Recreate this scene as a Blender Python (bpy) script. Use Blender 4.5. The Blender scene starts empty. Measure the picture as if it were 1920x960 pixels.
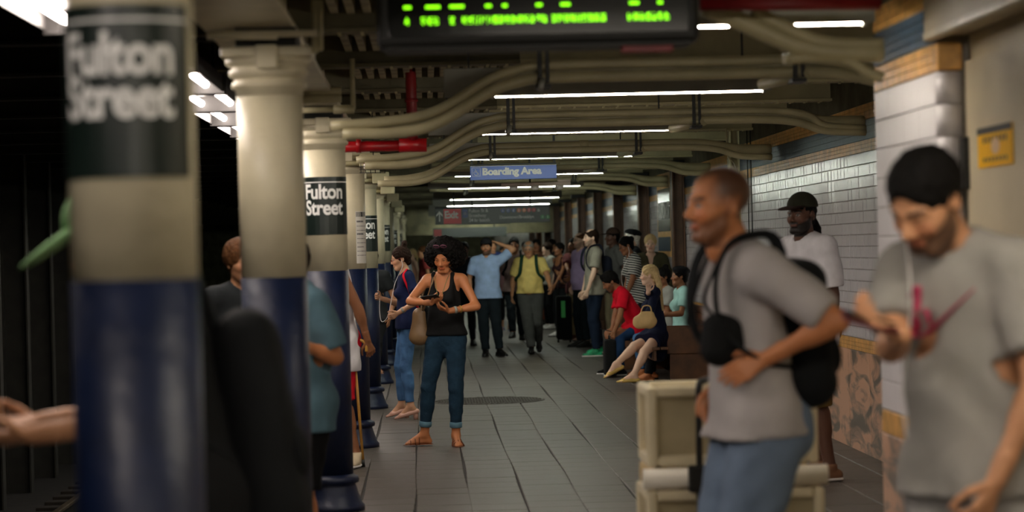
import bpy, bmesh, math, random
import numpy as np
from mathutils import Vector, Matrix

C = bpy.context.scene.collection
PI = math.pi
random.seed(7)

# ------------------------------------------------------------------ camera, world, exposure
FPX = 4533.0                      # focal length in pixels of the 1920 px wide frame (85 mm)
CAM = Vector((0, 0, 1.6))
PSI, PHI, ROLL = math.atan(163.7 / FPX), math.atan(15.1 / FPX), 0.025
cF = Vector((math.sin(PSI) * math.cos(PHI), math.cos(PSI) * math.cos(PHI), -math.sin(PHI)))
cR0 = Vector((math.cos(PSI), -math.sin(PSI), 0))
cU0 = cR0.cross(cF)
cR = cR0 * math.cos(ROLL) - cU0 * math.sin(ROLL)
cU = cU0 * math.cos(ROLL) + cR0 * math.sin(ROLL)
cam_d = bpy.data.cameras.new('camera')
cam = bpy.data.objects.new('camera', cam_d)
C.objects.link(cam)
M = Matrix((cR, cU, -cF)).transposed().to_4x4()
M.translation = CAM
cam.matrix_world = M
cam_d.sensor_width = 36
cam_d.lens = FPX * 36 / 1920
cam_d.clip_end = 300
cam_d.clip_start = 0.1
cam_d.dof.use_dof = True
cam_d.dof.focus_distance = 21.5
cam_d.dof.aperture_fstop = 2.6
bpy.context.scene.camera = cam

sc = bpy.context.scene
world = bpy.data.worlds.new('world')
sc.world = world
world.use_nodes = True
world.node_tree.nodes['Background'].inputs[0].default_value = (0.9, 1.0, 0.85, 1)
world.node_tree.nodes['Background'].inputs[1].default_value = 0.012
sc.view_settings.view_transform = 'Standard'
sc.view_settings.look = 'None'
sc.view_settings.gamma = 1
sc.view_settings.use_curve_mapping = False
sc.view_settings.exposure = 2.45
TUBE_W = 17.0      # radiance of the platform fluorescent tubes
EDGE_W = 8.5      # radiance of the tubes over the track edge


def pt(px, py, Y):
    """world point on the photograph's ray through (px, py) at platform depth Y"""
    d = cF + cR * ((px - 960) / FPX) + cU * ((480 - py) / FPX)
    return CAM + d * (Y / d.y)


# ------------------------------------------------------------------ materials
def lin(c):
    return tuple((v / 255 / 12.92 if v / 255 <= .04045 else ((v / 255 + .055) / 1.055) ** 2.4) for v in c)


MATS = {}


def mat(name, col, rough=.6, metal=0., var=.12, vs=6., bump=0., bs=60., emit=None, es=1., spec=.5, dirt=None):
    """procedural material: sRGB colour with noise variation, fine bump, optional dirt tint"""
    if name in MATS:
        return MATS[name]
    m = bpy.data.materials.new(name)
    m.use_nodes = True
    nt = m.node_tree
    N, L = nt.nodes, nt.links
    b = N['Principled BSDF']
    b.inputs['Roughness'].default_value = rough
    b.inputs['Metallic'].default_value = metal
    b.inputs['Specular IOR Level'].default_value = spec
    c = lin(col)
    tc = N.new('ShaderNodeTexCoord')
    no = N.new('ShaderNodeTexNoise')
    no.inputs['Scale'].default_value = vs
    no.inputs['Detail'].default_value = 6
    L.new(tc.outputs['Object'], no.inputs['Vector'])
    mx = N.new('ShaderNodeMix')
    mx.data_type = 'RGBA'
    cr = N.new('ShaderNodeMapRange')
    cr.inputs[1].default_value, cr.inputs[2].default_value = .35, .65
    L.new(no.outputs['Fac'], cr.inputs[0])
    L.new(cr.outputs[0], mx.inputs[0])
    lo = tuple(v * (1 - var) for v in c) if dirt is None else lin(dirt)
    mx.inputs[6].default_value = (*lo, 1)
    mx.inputs[7].default_value = (*[min(1, v * (1 + var)) for v in c], 1)
    L.new(mx.outputs[2], b.inputs['Base Color'])
    if bump:
        n2 = N.new('ShaderNodeTexNoise')
        n2.inputs['Scale'].default_value = bs
        n2.inputs['Detail'].default_value = 4
        L.new(tc.outputs['Object'], n2.inputs['Vector'])
        bp = N.new('ShaderNodeBump')
        bp.inputs['Strength'].default_value = bump
        bp.inputs['Distance'].default_value = .02
        L.new(n2.outputs['Fac'], bp.inputs['Height'])
        L.new(bp.outputs[0], b.inputs['Normal'])
    if emit:
        b.inputs['Emission Color'].default_value = (*lin(emit), 1)
        b.inputs['Emission Strength'].default_value = es
    MATS[name] = m
    return m


def skin_mat():
    if 'skin' in MATS:
        return MATS['skin']
    m = mat('skin', (255, 255, 255), rough=.5, var=.0, bump=.08, bs=90, spec=.4)
    nt = m.node_tree
    at = nt.nodes.new('ShaderNodeAttribute')
    at.attribute_name = 'Col'
    nt.links.new(at.outputs['Color'], nt.nodes['Principled BSDF'].inputs['Base Color'])
    return m


def cloth(name, col, var=.1, bump=.35, bs=14., rough=.9):
    return mat('cloth_' + name, col, rough=rough, var=var, vs=9, bump=bump, bs=bs, spec=.2)


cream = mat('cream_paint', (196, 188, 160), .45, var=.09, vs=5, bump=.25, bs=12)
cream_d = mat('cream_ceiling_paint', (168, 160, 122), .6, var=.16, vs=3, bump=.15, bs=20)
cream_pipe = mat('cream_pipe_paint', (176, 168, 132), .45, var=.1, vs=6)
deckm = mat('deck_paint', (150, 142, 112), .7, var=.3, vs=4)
concm = mat('sooty_concrete', (92, 88, 66), .85, var=.35, vs=3, bump=.3, bs=18)
navy = mat('navy_paint', (8, 23, 54), .45, var=.18, vs=6, bump=.25, bs=14)
signblk = mat('black_enamel', (22, 34, 30), .35, var=.1)
white_t = mat('white_lettering', (232, 233, 230), .5, var=.03)
red_p = mat('red_pipe_paint', (165, 12, 22), .35, var=.15, vs=10)
dkred = mat('dark_red_paint', (120, 18, 22), .5, var=.2)
dkmet = mat('dark_steel', (26, 27, 24), .5, metal=.3, var=.2)
greym = mat('grey_fixture_steel', (150, 151, 142), .5, metal=.2, var=.08)
whitem = mat('white_reflector', (225, 222, 220), .4, var=.02)
reflm = mat('darkened_reflector', (44, 41, 40), .5, var=.05)  # pale reflector coloured dark so the tubes' light does not blow it out
tubem = mat('fluorescent_tube', (255, 255, 255), .3, var=0, emit=(255, 243, 226), es=TUBE_W)
tubeg = mat('cool_fluorescent_tube', (255, 255, 255), .3, var=0, emit=(244, 253, 236), es=TUBE_W)
tubee = mat('edge_fluorescent_tube', (255, 255, 255), .3, var=0, emit=(255, 240, 228), es=EDGE_W)
tile_w = mat('white_glazed_tile', (214, 212, 216), .2, var=.05, vs=.9, bump=.012, bs=30, spec=.5)
tile_w2 = mat('white_glazed_tile_aged', (214, 210, 214), .38, var=.05, vs=.9, bump=.02, bs=40, spec=.7)
tile_o = mat('ochre_glazed_tile', (206, 156, 84), .4, var=.22, vs=14, bump=.05, bs=30)
tile_b = mat('blue_glazed_tile', (44, 68, 88), .4, var=.2, vs=8, bump=.05, bs=30)
grout = mat('grey_grout', (150, 144, 134), .9, var=.2)
floor_t = mat('grey_floor_tile', (81, 75, 69), .45, var=.12, vs=1.6, bump=.10, bs=10, spec=.5)
floor_g = mat('dark_floor_joint', (36, 34, 32), .9, var=.2)
wood = mat('dark_varnished_wood', (92, 58, 32), .4, var=.35, vs=5)
blackm = mat('black_rubber', (16, 17, 16), .55, var=.1)
blackc = cloth('black', (18, 19, 20))
glassd = mat('dark_phone_glass', (10, 11, 13), .1, var=0)
steelm = mat('bright_steel', (170, 170, 165), .3, metal=.9, var=.05)


# ------------------------------------------------------------------ mesh helpers
def tag(o, label=None, cat=None, group=None, kind=None):
    if label: o['label'] = label
    if cat: o['category'] = cat
    if group: o['group'] = group
    if kind: o['kind'] = kind
    return o


def empty(name, loc, label=None, cat=None, group=None, kind=None):
    o = bpy.data.objects.new(name, None)
    o.empty_display_size = .1
    o.location = loc
    C.objects.link(o)
    return tag(o, label, cat, group, kind)


def link(name, me, m=None, parent=None):
    """link a mesh given in world coordinates; under a parent it is moved into the parent's frame"""
    o = bpy.data.objects.new(name, me)
    if m is not None and not me.materials:
        me.materials.append(m)
    C.objects.link(o)
    if parent is not None:
        loc = Vector((0, 0, 0))
        q = parent
        while q is not None:
            loc += q.location
            q = q.parent
        o.parent = parent
        me.transform(Matrix.Translation(-loc))
    return o


class MB:
    """collects shapes into one bmesh"""
    def __init__(s):
        s.bm = bmesh.new()

    def box(s, x0, x1, y0, y1, z0, z1, bev=0., rot=None, c=None):
        r = bmesh.ops.create_cube(s.bm, size=1)
        vs = r['verts']
        bmesh.ops.scale(s.bm, vec=(abs(x1 - x0), abs(y1 - y0), abs(z1 - z0)), verts=vs)
        if bev:
            es = list({e for v in vs for e in v.link_edges})
            rr = bmesh.ops.bevel(s.bm, geom=es, offset=bev, segments=2, affect='EDGES', profile=.5)
            vs = list({v for v in rr['verts']} | {v for f in rr['faces'] for v in f.verts} | {v for v in vs if v.is_valid})
            more = set(vs)
            for v in vs:
                for e in v.link_edges:
                    more.add(e.other_vert(v))
            vs = list(more)
        if rot is not None:
            bmesh.ops.rotate(s.bm, cent=(0, 0, 0), matrix=rot, verts=vs)
        bmesh.ops.translate(s.bm, vec=((x0 + x1) / 2, (y0 + y1) / 2, (z0 + z1) / 2), verts=vs)
        return s

    def lathe(s, c, prof, n=24, smooth=True):
        """prof: list of (r, z) from bottom to top around a vertical axis at c"""
        rings = []
        for r, z in prof:
            rings.append([s.bm.verts.new((c[0] + r * math.cos(2 * PI * k / n), c[1] + r * math.sin(2 * PI * k / n), c[2] + z)) for k in range(n)])
        for a, b in zip(rings, rings[1:]):
            for k in range(n):
                f = s.bm.faces.new((a[k], a[(k + 1) % n], b[(k + 1) % n], b[k]))
                f.smooth = smooth
        s.bm.faces.new(list(reversed(rings[0])))
        s.bm.faces.new(rings[-1])
        return s

    def tube(s, pts, r, n=10, flat=None, caps=True):
        """tube through points; r float or list"""
        pts = [Vector(p) for p in pts]
        rs = r if isinstance(r, (list, tuple)) else [r] * len(pts)
        rings = []
        prev = None
        for i, p in enumerate(pts):
            t = (pts[min(i + 1, len(pts) - 1)] - pts[max(i - 1, 0)]).normalized()
            if prev is None:
                a = t.cross(Vector((0, 0, 1)))
                if a.length < .1: a = t.cross(Vector((1, 0, 0)))
            else:
                a = prev - t * prev.dot(t)
            a.normalize()
            prev = a
            b = t.cross(a)
            fl = flat or 1
            rings.append([s.bm.verts.new(p + a * (rs[i] * math.cos(2 * PI * k / n)) + b * (rs[i] * fl * math.sin(2 * PI * k / n))) for k in range(n)])
        for a, b in zip(rings, rings[1:]):
            for k in range(n):
                f = s.bm.faces.new((a[k], a[(k + 1) % n], b[(k + 1) % n], b[k]))
                f.smooth = True
        if caps:
            s.bm.faces.new(list(reversed(rings[0])))
            s.bm.faces.new(rings[-1])
        return s

    def build(s, name, m=None, parent=None):
        if parent is not None and name in SPLIT: return s.build_each(name, m, parent)
        bmesh.ops.recalc_face_normals(s.bm, faces=s.bm.faces)
        me = bpy.data.meshes.new(name)
        s.bm.to_mesh(me)
        s.bm.free()
        return link(name, me, m, parent)


def _build_each(s, name, m, parent):
    """every loose piece becomes a part of its own"""
    bmesh.ops.recalc_face_normals(s.bm, faces=s.bm.faces)
    s.bm.verts.index_update()
    seen = set(); out = None
    for v in s.bm.verts:
        if v.index in seen: continue
        st = [v]; seen.add(v.index); isl = []
        while st:
            a = st.pop(); isl.append(a)
            for e in a.link_edges:
                b = e.other_vert(a)
                if b.index not in seen: seen.add(b.index); st.append(b)
        ix = {a.index: k for k, a in enumerate(isl)}
        fs = {f for a in isl for f in a.link_faces}
        me = bpy.data.meshes.new(name)
        fs = list(fs)
        me.from_pydata([a.co[:] for a in isl], [], [[ix[q.index] for q in f.verts] for f in fs])
        me.polygons.foreach_set('use_smooth', [f.smooth for f in fs])
        o = link(name, me, m, parent); out = out or o
    s.bm.free()
    return out


MB.build_each = _build_each
SPLIT = {'corner_post', 'rim', 'end_plate', 'hanger', 'socket', 'fork', 'coupling', 'collar', 'conduit', 'hinge', 'sunglass_lens', 'wires', 'wheel', 'strip', 'belt'}


def smooth_path(pts, n=6):
    """Catmull-Rom resampling"""
    P = [Vector(p) for p in pts]
    P = [P[0] * 2 - P[1]] + P + [P[-1] * 2 - P[-2]]
    out = []
    for i in range(1, len(P) - 2):
        a, b, c, d = P[i - 1:i + 3]
        for k in range(n):
            t = k / n
            out.append(.5 * ((2 * b) + (c - a) * t + (2 * a - 5 * b + 4 * c - d) * t * t + (3 * b - a - 3 * c + d) * t ** 3))
    out.append(P[-2])
    return out


def text_mesh(s, size, bold=0.012, extrude=.002, align='LEFT', cond=1.0):
    """flat text as bmesh in the XZ plane facing -Y, baseline at z=0"""
    cu = bpy.data.curves.new('lettering', 'FONT')
    cu.body = s
    cu.size = size
    cu.align_x = align
    cu.offset = bold * size
    cu.extrude = extrude
    cu.space_character = .97
    cu.resolution_u = 4
    o = bpy.data.objects.new('lettering', cu)
    C.objects.link(o)
    dg = bpy.context.evaluated_depsgraph_get()
    me = bpy.data.meshes.new_from_object(o.evaluated_get(dg))
    bpy.data.objects.remove(o)
    bpy.data.curves.remove(cu)
    bm = bmesh.new()
    bm.from_mesh(me)
    bpy.data.meshes.remove(me)
    for v in bm.verts:
        x, y, z = v.co
        v.co = (x * cond, -z, y)
    return bm


def bm_build(bm, name, m, parent, tr=None):
    me = bpy.data.meshes.new(name)
    if tr is not None:
        bmesh.ops.transform(bm, matrix=tr, verts=bm.verts)
    bm.to_mesh(me)
    bm.free()
    return link(name, me, m, parent)

# ------------------------------------------------------------------ the setting: platform floor
COLX = -.61
JX = [.25 + .35 * k for k in range(-5, 10)]            # joints running along the platform
YN, YF = -12.0, 120.0
mb = MB(); mb.box(-1.55, 3.6, YN, YF, -.30, -.012)
floor = mb.build('floor', floor_g); tag(floor, kind='structure')


def tile_box(name, w, l, h=.012, e=.004):
    """shallow bevelled tile, top at z=0, corner at origin; 5 visible faces + bevel ring"""
    v = [(0, 0, -h), (w, 0, -h), (w, l, -h), (0, l, -h), (0, 0, -e), (w, 0, -e), (w, l, -e), (0, l, -e),
         (e, e, 0), (w - e, e, 0), (w - e, l - e, 0), (e, l - e, 0)]
    f = [(8, 9, 10, 11)]
    for a, b in ((0, 4), (4, 8)):
        for k in range(4):
            f.append((a + k, a + (k + 1) % 4, b + (k + 1) % 4, b + k))
    me = bpy.data.meshes.new(name)
    me.from_pydata(v, [], f)
    me.materials.append(floor_t)
    return me, v, f


rng = random.Random(3)
tme, tv, tf = tile_box('floor_tile', .343, .350)
GRATE = pt(915, 752, 25.4)
V, Fc = [], []
ntile = 0
for i, x in enumerate(JX):
    off = rng.uniform(0, .35)
    j = 0
    y = 3.0 + off - .35
    wav = rng.uniform(0, 6)
    while y < 62:
        xx = x + .004 + .006 * math.sin(y * 1.1 + wav) + .002 * math.sin(y * 2.3 + i)
        zz = rng.uniform(-.0009, .0003)
        if 14.9 < y < 24.4 and -.8 < x < 3.2 and ntile < 299:
            o = bpy.data.objects.new('tile', tme)
            o.location = (xx, y, zz)
            o.rotation_euler = (rng.uniform(-.0012, .0012), rng.uniform(-.0016, .0016), 0)
            o.parent = floor
            C.objects.link(o)
            ntile += 1
        else:
            b = len(V)
            V += [(a + xx, c + y, d + zz) for a, c, d in tv]
            Fc += [tuple(q + b for q in f) for f in tf]
        y += .352
me = bpy.data.meshes.new('tile_field'); me.from_pydata(V, [], Fc); me.materials.append(floor_t)
o = link('tile_field', me, None, floor); o['kind'] = 'stuff'
mb = MB(); mb.box(-1.5, 3.5, 62, YF, -.012, 0); mb.build('paving', floor_t, floor)
# round access cover set in the tiles
gc = empty('manhole_cover', (GRATE.x, 25.4, 0), 'round ribbed metal access cover set flush in the grey floor tiles', 'manhole cover')
MB().lathe((GRATE.x, 25.4, 0), [(.60, -.01), (.60, .004), (.575, .005)], 40).build('rim', mat('worn_iron', (70, 66, 60), .5, metal=.4, var=.3, vs=30), gc)
mb = MB()
for k in range(-13, 14):
    yy = k * .042
    w = math.sqrt(max(0, .56 ** 2 - yy ** 2))
    n = int(w / .03)
    for q in range(-n, n + 1):
        if (q + k) % 2 == 0:
            mb.box(GRATE.x + q * .03 - .018, GRATE.x + q * .03 + .018, 25.4 + yy - .012, 25.4 + yy + .012, .003, .010)
mb.build('tread_studs', mat('worn_iron', (70, 66, 60)), gc)

# platform edge and track bed on the left
mb = MB(); mb.box(-1.62, -1.55, YN, YF, -.30, 0.0)
tag(mb.build('trim_1', mat('edge_strip', (120, 100, 40), .7, var=.4, vs=8)), kind='structure')
mb = MB(); mb.box(-1.62, -1.56, YN, YF, -1.2, -.30)
tag(mb.build('wall_platform_edge', concm), kind='structure')
trackbed = mat('oily_track_bed', (20, 19, 16), .9, var=.4, vs=6, bump=.5, bs=10)
mb = MB(); mb.box(-12, -1.6, YN, YF, -1.3, -1.15)
tag(mb.build('ground_track_bed', trackbed), kind='structure')
railm = mat('worn_rail_steel', (110, 100, 84), .4, metal=.7, var=.3)
for k, x in enumerate((-2.35, -3.8, -5.9, -7.3)):
    t = empty('rail', (x, YN, -1.1), 'worn steel running rail on the track bed below the platform', 'rail', 'running rails')
    mb = MB(); mb.box(x - .035, x + .035, YN, YF, -.99, -.95, .008); mb.build('rail_head', railm, t)
    mb = MB(); mb.box(x - .01, x + .01, YN, YF, -1.1, -.99); mb.box(x - .07, x + .07, YN, YF, -1.12, -1.1); mb.build('rail_foot', dkmet, t)
slm = mat('tarred_sleeper', (30, 25, 18), .9, var=.4)
sm = MB(); sm.box(-1.2, 1.2, -.12, .12, -.06, .06, .01)
s0 = sm.build('sleeper', slm); sme = s0.data
s0.location = (-3.1, 5, -1.16)
tag(s0, 'tarred timber sleeper under the rails beside the platform', 'sleeper', 'track sleepers')
for k in range(1, 60):
    o = s0.copy(); o.location = (-3.1, 5 + k * .6, -1.16); C.objects.link(o)

# far side of the tunnel: dark wall and steel posts between the tracks
mb = MB(); mb.box(-12.2, -12, YN, YF, -1.3, 4); tag(mb.build('wall_far_tunnel', mat('sooty_wall', (26, 27, 22), .9, var=.3)), kind='structure')
postm = mat('sooty_steel', (34, 34, 28), .7, var=.3)
for k in range(24):
    y = 6 + k * 1.9
    x = -4.85
    mb = MB()
    mb.box(x - .14, x + .14, y - .012, y + .012, -1.15, 3.05)
    mb.box(x - .15, x - .13, y - .09, y + .09, -1.15, 3.05); mb.box(x + .13, x + .15, y - .09, y + .09, -1.15, 3.05)
    p = mb.build('tunnel_post', postm)
    tag(p, 'sooty riveted steel post standing between the dark tracks', 'post', 'posts between the tracks')
# a lit slit of the opposite platform, imitated by a faintly glowing panel between the posts
p0 = pt(45, 528, 40)
mb = MB(); mb.box(p0.x - .04, p0.x + .04, 39.95, 40.05, p0.z - .4, p0.z + .42, .01)
t = empty('lit_slit_panel', (p0.x, 40.05, -1.15), 'pale green glowing panel on a dark stanchion, imitating a lit slit of the opposite platform', 'glowing panel')
mb.build('lamp', mat('pale_green_glow', (200, 230, 215), .5, var=0, emit=(150, 190, 170), es=.35), t)  # added glow in place of the opposite platform's lit opening
mb = MB(); mb.box(p0.x - .06, p0.x + .06, 40.05, 40.12, -1.15, p0.z + .5); mb.build('stanchion', postm, t)

# ------------------------------------------------------------------ ceiling
DECK = 3.06
mb = MB(); mb.box(-12.2, 3.9, YN, YF, DECK + .05, DECK + .3)
ceil = mb.build('ceiling', deckm); tag(ceil, kind='structure')
# corrugated deck ribs over the strip beside the columns and over the track
BEAMY = [5.3 + 2.3 * k for k in range(40)]
mb = MB(); mb.box(-.50, .62, YN, YF, 2.885, DECK + .04); mb.build('deck_backing', mat('dark_deck', (44, 42, 32), .9, var=.3), ceil)  # darker backing that shows between the ribs
rib = MB(); rib.box(-.021, .021, 0, 2.12, 2.79, 2.89, .004)
rb = rib.build('deck_rib', deckm); rme = rb.data; bpy.data.objects.remove(rb)
V, Fc = [], []
for k, y in enumerate(BEAMY[:26]):
    for q in range(13):
        x = -.42 + q * .082
        if 2 <= k < 9:
            o = bpy.data.objects.new('deck_rib', rme); o.parent = ceil; o.location = (x, y + .09, 0); C.objects.link(o)
        else:
            n_ = len(V); V += [(v.co.x + x, v.co.y + y + .09, v.co.z) for v in rme.vertices]
            Fc += [tuple(i_ + n_ for i_ in f_.vertices) for f_ in rme.polygons]
me = bpy.data.meshes.new('deck_ribs'); me.from_pydata(V, [], Fc); me.materials.append(deckm)
o = link('deck_ribs', me, None, ceil); o['kind'] = 'stuff'
# flat ceiling slab over the middle of the platform, lower than the deck
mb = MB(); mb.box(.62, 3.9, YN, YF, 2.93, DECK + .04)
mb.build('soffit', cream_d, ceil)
beamd = mat('dark_olive_beam_paint', (98, 92, 68), .7, var=.3, vs=4)  # darker olive tone for the column-side half of each beam
# transverse beams: web + flanges
for k, y in enumerate(BEAMY):
    mb = MB()
    mb.box(-1.5, .6, y - .012, y + .012, 2.72, DECK + .04)
    mb.box(-1.5, .6, y - .085, y + .085, 2.70, 2.722, .003)
    mb.build('beam', beamd, ceil)
    mb = MB()
    mb.box(.6, 3.6, y - .012, y + .012, 2.72, DECK + .04)
    mb.box(.6, 3.6, y - .085, y + .085, 2.70, 2.722, .003)
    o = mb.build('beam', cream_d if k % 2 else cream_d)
    o.parent = ceil
# rivets along the nearest flanges
rv = MB()
for y in BEAMY[2:9]:
    for q in range(34):
        for sy in (-.055, .055):
            rv.box(-.4 + q * .115 - .009, -.4 + q * .115 + .009, y + sy - .009, y + sy + .009, 2.692, 2.70)
o = rv.build('rivets', cream_d, ceil); o['kind'] = 'stuff'
# girder over the column line, deck over the tracks
mb = MB()
mb.box(-.86, -.50, YN, YF, 2.50, 2.53, .004); mb.box(-.70, -.66, YN, YF, 2.53, DECK); mb.box(-.86, -.50, YN, YF, 2.98, 3.0)
mb.build('girder', cream, ceil)
mb = MB()
for k in range(40):
    y = 4.2 + 2.3 * k
    mb.box(-4.85, -.9, y - .08, y + .08, 2.78, 2.80); mb.box(-4.85, -.9, y - .01, y + .01, 2.80, DECK + .04)
mb.build('track_beams', postm, ceil)
mb = MB()
for k in range(16):
    mb.box(-2.9 + k * .12, -2.84 + k * .12, YN, 60, DECK - .02, DECK + .05)
o = mb.build('track_deck_ribs', postm, ceil); o['kind'] = 'stuff'
# back wall far away
mb = MB(); mb.box(-.45, 3.45, 61.9, 62.3, 2.02, 2.72); mb.box(-.45, 3.45, 61.85, 62.35, 1.98, 2.02, .005); mb.build('bulkhead', concm, ceil)
mb = MB(); mb.box(-12, 3.9, YF, YF + .2, -1.3, 4); tag(mb.build('wall_end', concm), kind='structure')
# near end behind the camera
mb = MB(); mb.box(-12, 3.9, YN - .2, YN, -1.3, 4); tag(mb.build('wall_behind', concm), kind='structure')
mb = MB(); mb.box(-1.5, 3.5, YN, 2.64, -.012, 0); mb.build('paving', floor_t, floor)

# ------------------------------------------------------------------ right wall
WX = 3.25


def wall_run(x, y0, y1, name, tiles=True, marble=True, face=-1, top=DECK):
    """wall surface at x running along Y with marble, ochre trim, white tile and the ochre/blue/ochre frieze"""
    mb = MB(); mb.box(x + .012, x + .35, y0, y1, -.3, top + .05)
    w = mb.build(name, grout); tag(w, kind='structure')
    mm = marblem
    n = max(1, round((y1 - y0) / .9)); L = (y1 - y0) / n
    for k in range(n):
        mb = MB(); mb.box(x - .004, x + .02, y0 + k * L + .003, y0 + (k + 1) * L - .003, 0, .757, .003)
        mb.build('marble_slab', mm, w)
    for z0, z1, m, nm in ((.76, .852, tile_o, 'ochre_band'), (2.243, 2.328, tile_o, 'ochre_band'), (2.332, 2.473, tile_b, 'blue_band'), (2.477, 2.59, tile_o, 'ochre_band')):
        tile_rows(w, x, y0, y1, z0, z1, .030 if m is tile_o else .047, .06, m, nm, .0012)
    mb = MB(); mb.box(x + .0, x + .02, y0, y1, 2.595, top + .05); mb.build('upper_plaster', plasterm, w)
    return w


def tile_rows(w, x, y0, y1, z0, z1, h, l, m, nm, gap=.0022, jitter=.0, e=.0015):
    nr = max(1, round((z1 - z0) / h)); h = (z1 - z0) / nr
    nl = max(1, round((y1 - y0) / l)); l = (y1 - y0) / nl
    R = random.Random(int(x * 100 + z0 * 1000 + y0 * 7))
    V, F = [], []
    for r in range(nr):
        for c in range(nl):
            a, b = y0 + c * l + gap, y0 + (c + 1) * l - gap
            p, q = z0 + r * h + gap, z0 + (r + 1) * h - gap
            t1, t2 = R.uniform(-jitter, jitter), R.uniform(-jitter, jitter)
            n = len(V)
            for (yy, zz, s1, s2) in ((a, p, -1, -1), (b, p, 1, -1), (b, q, 1, 1), (a, q, -1, 1)):
                V.append((x + s1 * t1 * l * .5 + s2 * t2 * h * .5, yy, zz))
            for (yy, zz) in ((a, p), (b, p), (b, q), (a, q)):
                V.append((x + .011, yy, zz))
            F.append((n + 3, n + 2, n + 1, n))
            for k in range(4):
                F.append((n + k, n + (k + 1) % 4, n + 4 + (k + 1) % 4, n + 4 + k))
    me = bpy.data.meshes.new(nm); me.from_pydata(V, [], F); me.materials.append(m)
    o = link(nm, me, None, w); o['kind'] = 'stuff'
    return o


marblem = mat('pink_brown_marble', (172, 128, 100), .3, var=.2, vs=5)
_nt = marblem.node_tree                                  # grey veins in the marble
_wv = _nt.nodes.new('ShaderNodeTexNoise'); _wv.inputs['Scale'].default_value = 5.5; _wv.inputs['Detail'].default_value = 9; _wv.inputs['Distortion'].default_value = 1.6
_rp = _nt.nodes.new('ShaderNodeValToRGB')
_rp.color_ramp.elements[0].position = .40; _rp.color_ramp.elements[0].color = (*lin((104, 96, 86)), 1)
_rp.color_ramp.elements[1].position = .55; _rp.color_ramp.elements[1].color = (*lin((204, 160, 130)), 1)
_tc = _nt.nodes.new('ShaderNodeTexCoord'); _mp = _nt.nodes.new('ShaderNodeMapping'); _mp.inputs['Scale'].default_value = (1, .34, 1)
_nt.links.new(_tc.outputs['Object'], _mp.inputs['Vector']); _nt.links.new(_mp.outputs[0], _wv.inputs['Vector']); _nt.links.new(_wv.outputs['Fac'], _rp.inputs['Fac'])
_nt.links.new(_rp.outputs['Color'], _nt.nodes['Principled BSDF'].inputs['Base Color'])
plasterm = mat('sooty_plaster', (78, 74, 54), .85, var=.35, vs=4, bump=.2, bs=20)

w1 = wall_run(WX, 10.5, 24.8, 'wall_right')
# white tiles: the ones that show largest one by one, the rest joined
TL, TH = .152, .0866
wme = bpy.data.meshes.new('wall_tile')
g, e = .0014, .0025
vv = [(.012, g, g), (.012, TL - g, g), (.012, TL - g, TH - g), (.012, g, TH - g), (0, g + e, g + e), (0, TL - g - e, g + e), (0, TL - g - e, TH - g - e), (0, g + e, TH - g - e)]
wme.from_pydata(vv, [], [(7, 6, 5, 4)] + [(k, (k + 1) % 4, 4 + (k + 1) % 4, 4 + k) for k in range(4)])
wme.materials.append(tile_w)
R = random.Random(11)


def white_tiles(w, x, y0, y1, z0, z1, single=None, budget=300):
    V, F = [], []
    nr = int(round((z1 - z0) / TH)); hz = (z1 - z0) / nr
    n = 0
    for r in range(nr):
        y = y0
        while y < y1 - .01:
            ln = min(TL, y1 - y)
            a, b = R.uniform(-.012, .012), R.uniform(-.02, .02)
            z = z0 + r * hz
            if single and single[0] < y < single[1] and n < budget and ln == TL:
                o = bpy.data.objects.new('tile', wme)
                o.parent = w; o.location = (x, y, z); o.scale = (1, 1, hz / TH)
                o.rotation_euler = (0, a, b)
                C.objects.link(o); n += 1
            else:
                k = len(V)
                for (px_, py_, pz_) in vv:
                    V.append((x + px_ + a * (pz_ - TH / 2) - b * (py_ - TL / 2), y + py_ * ln / TL, z + pz_ * hz / TH))
                F += [(k + 7, k + 6, k + 5, k + 4)] + [(k + q, k + (q + 1) % 4, k + 4 + (q + 1) % 4, k + 4 + q) for q in range(4)]
            y += TL
    me = bpy.data.meshes.new('tile_field'); me.from_pydata(V, [], F); me.materials.append(tile_w)
    o = link('tile_field', me, None, w); o['kind'] = 'stuff'


white_tiles(w1, WX, 10.5, 24.8, .856, 2.240, single=(17.0, 19.7))
# recess wall beyond the post: panels between dark pilasters
WX2 = 3.42
w2 = wall_run(WX2, 24.8, 62, 'wall_right_far')
white_tiles(w2, WX2, 24.8, 62, .856, 2.240)
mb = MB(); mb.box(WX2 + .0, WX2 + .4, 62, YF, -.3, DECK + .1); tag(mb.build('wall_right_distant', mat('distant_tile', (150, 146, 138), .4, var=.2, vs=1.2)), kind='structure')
pilm = mat('brown_pilaster_paint', (96, 66, 44), .5, var=.2, vs=8)
for k, y in enumerate((31.6, 36.6, 41.4, 46.2, 51, 55.8, 60.6, 65.4, 70.2, 75)):
    t = empty('pilaster', (WX2 - .1, y, 0), ('nearest brown pilaster, on the tiled wall right of the name tablet', 'brown pilaster just left of the black name tablet', 'brown pilaster behind the man in the brown cap')[k] if k < 3 else 'brown steel pilaster far down the tiled wall beyond the brown cap man', 'pilaster', 'brown pilasters along the far wall', 'thing')
    mb = MB(); mb.box(WX2 - .17, WX2 - .155, y - .13, y + .13, 0, 2.62); mb.box(WX2 - .155, WX2 - .01, y - .012, y + .012, 0, 2.62); mb.box(WX2 - .03, WX2 - .011, y - .13, y + .13, 0, 2.62); mb.build('flange', pilm, t)
    mb = MB(); mb.box(WX2 - .22, WX2 - .011, y - .17, y + .17, 0, .16, .01); mb.build('plinth', pilm, t)
    mb = MB(); mb.box(WX2 - .3, WX2 - .011, y - .17, y + .17, 2.62, 2.69, .01); mb.build('bracket', dkmet, t)
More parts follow.
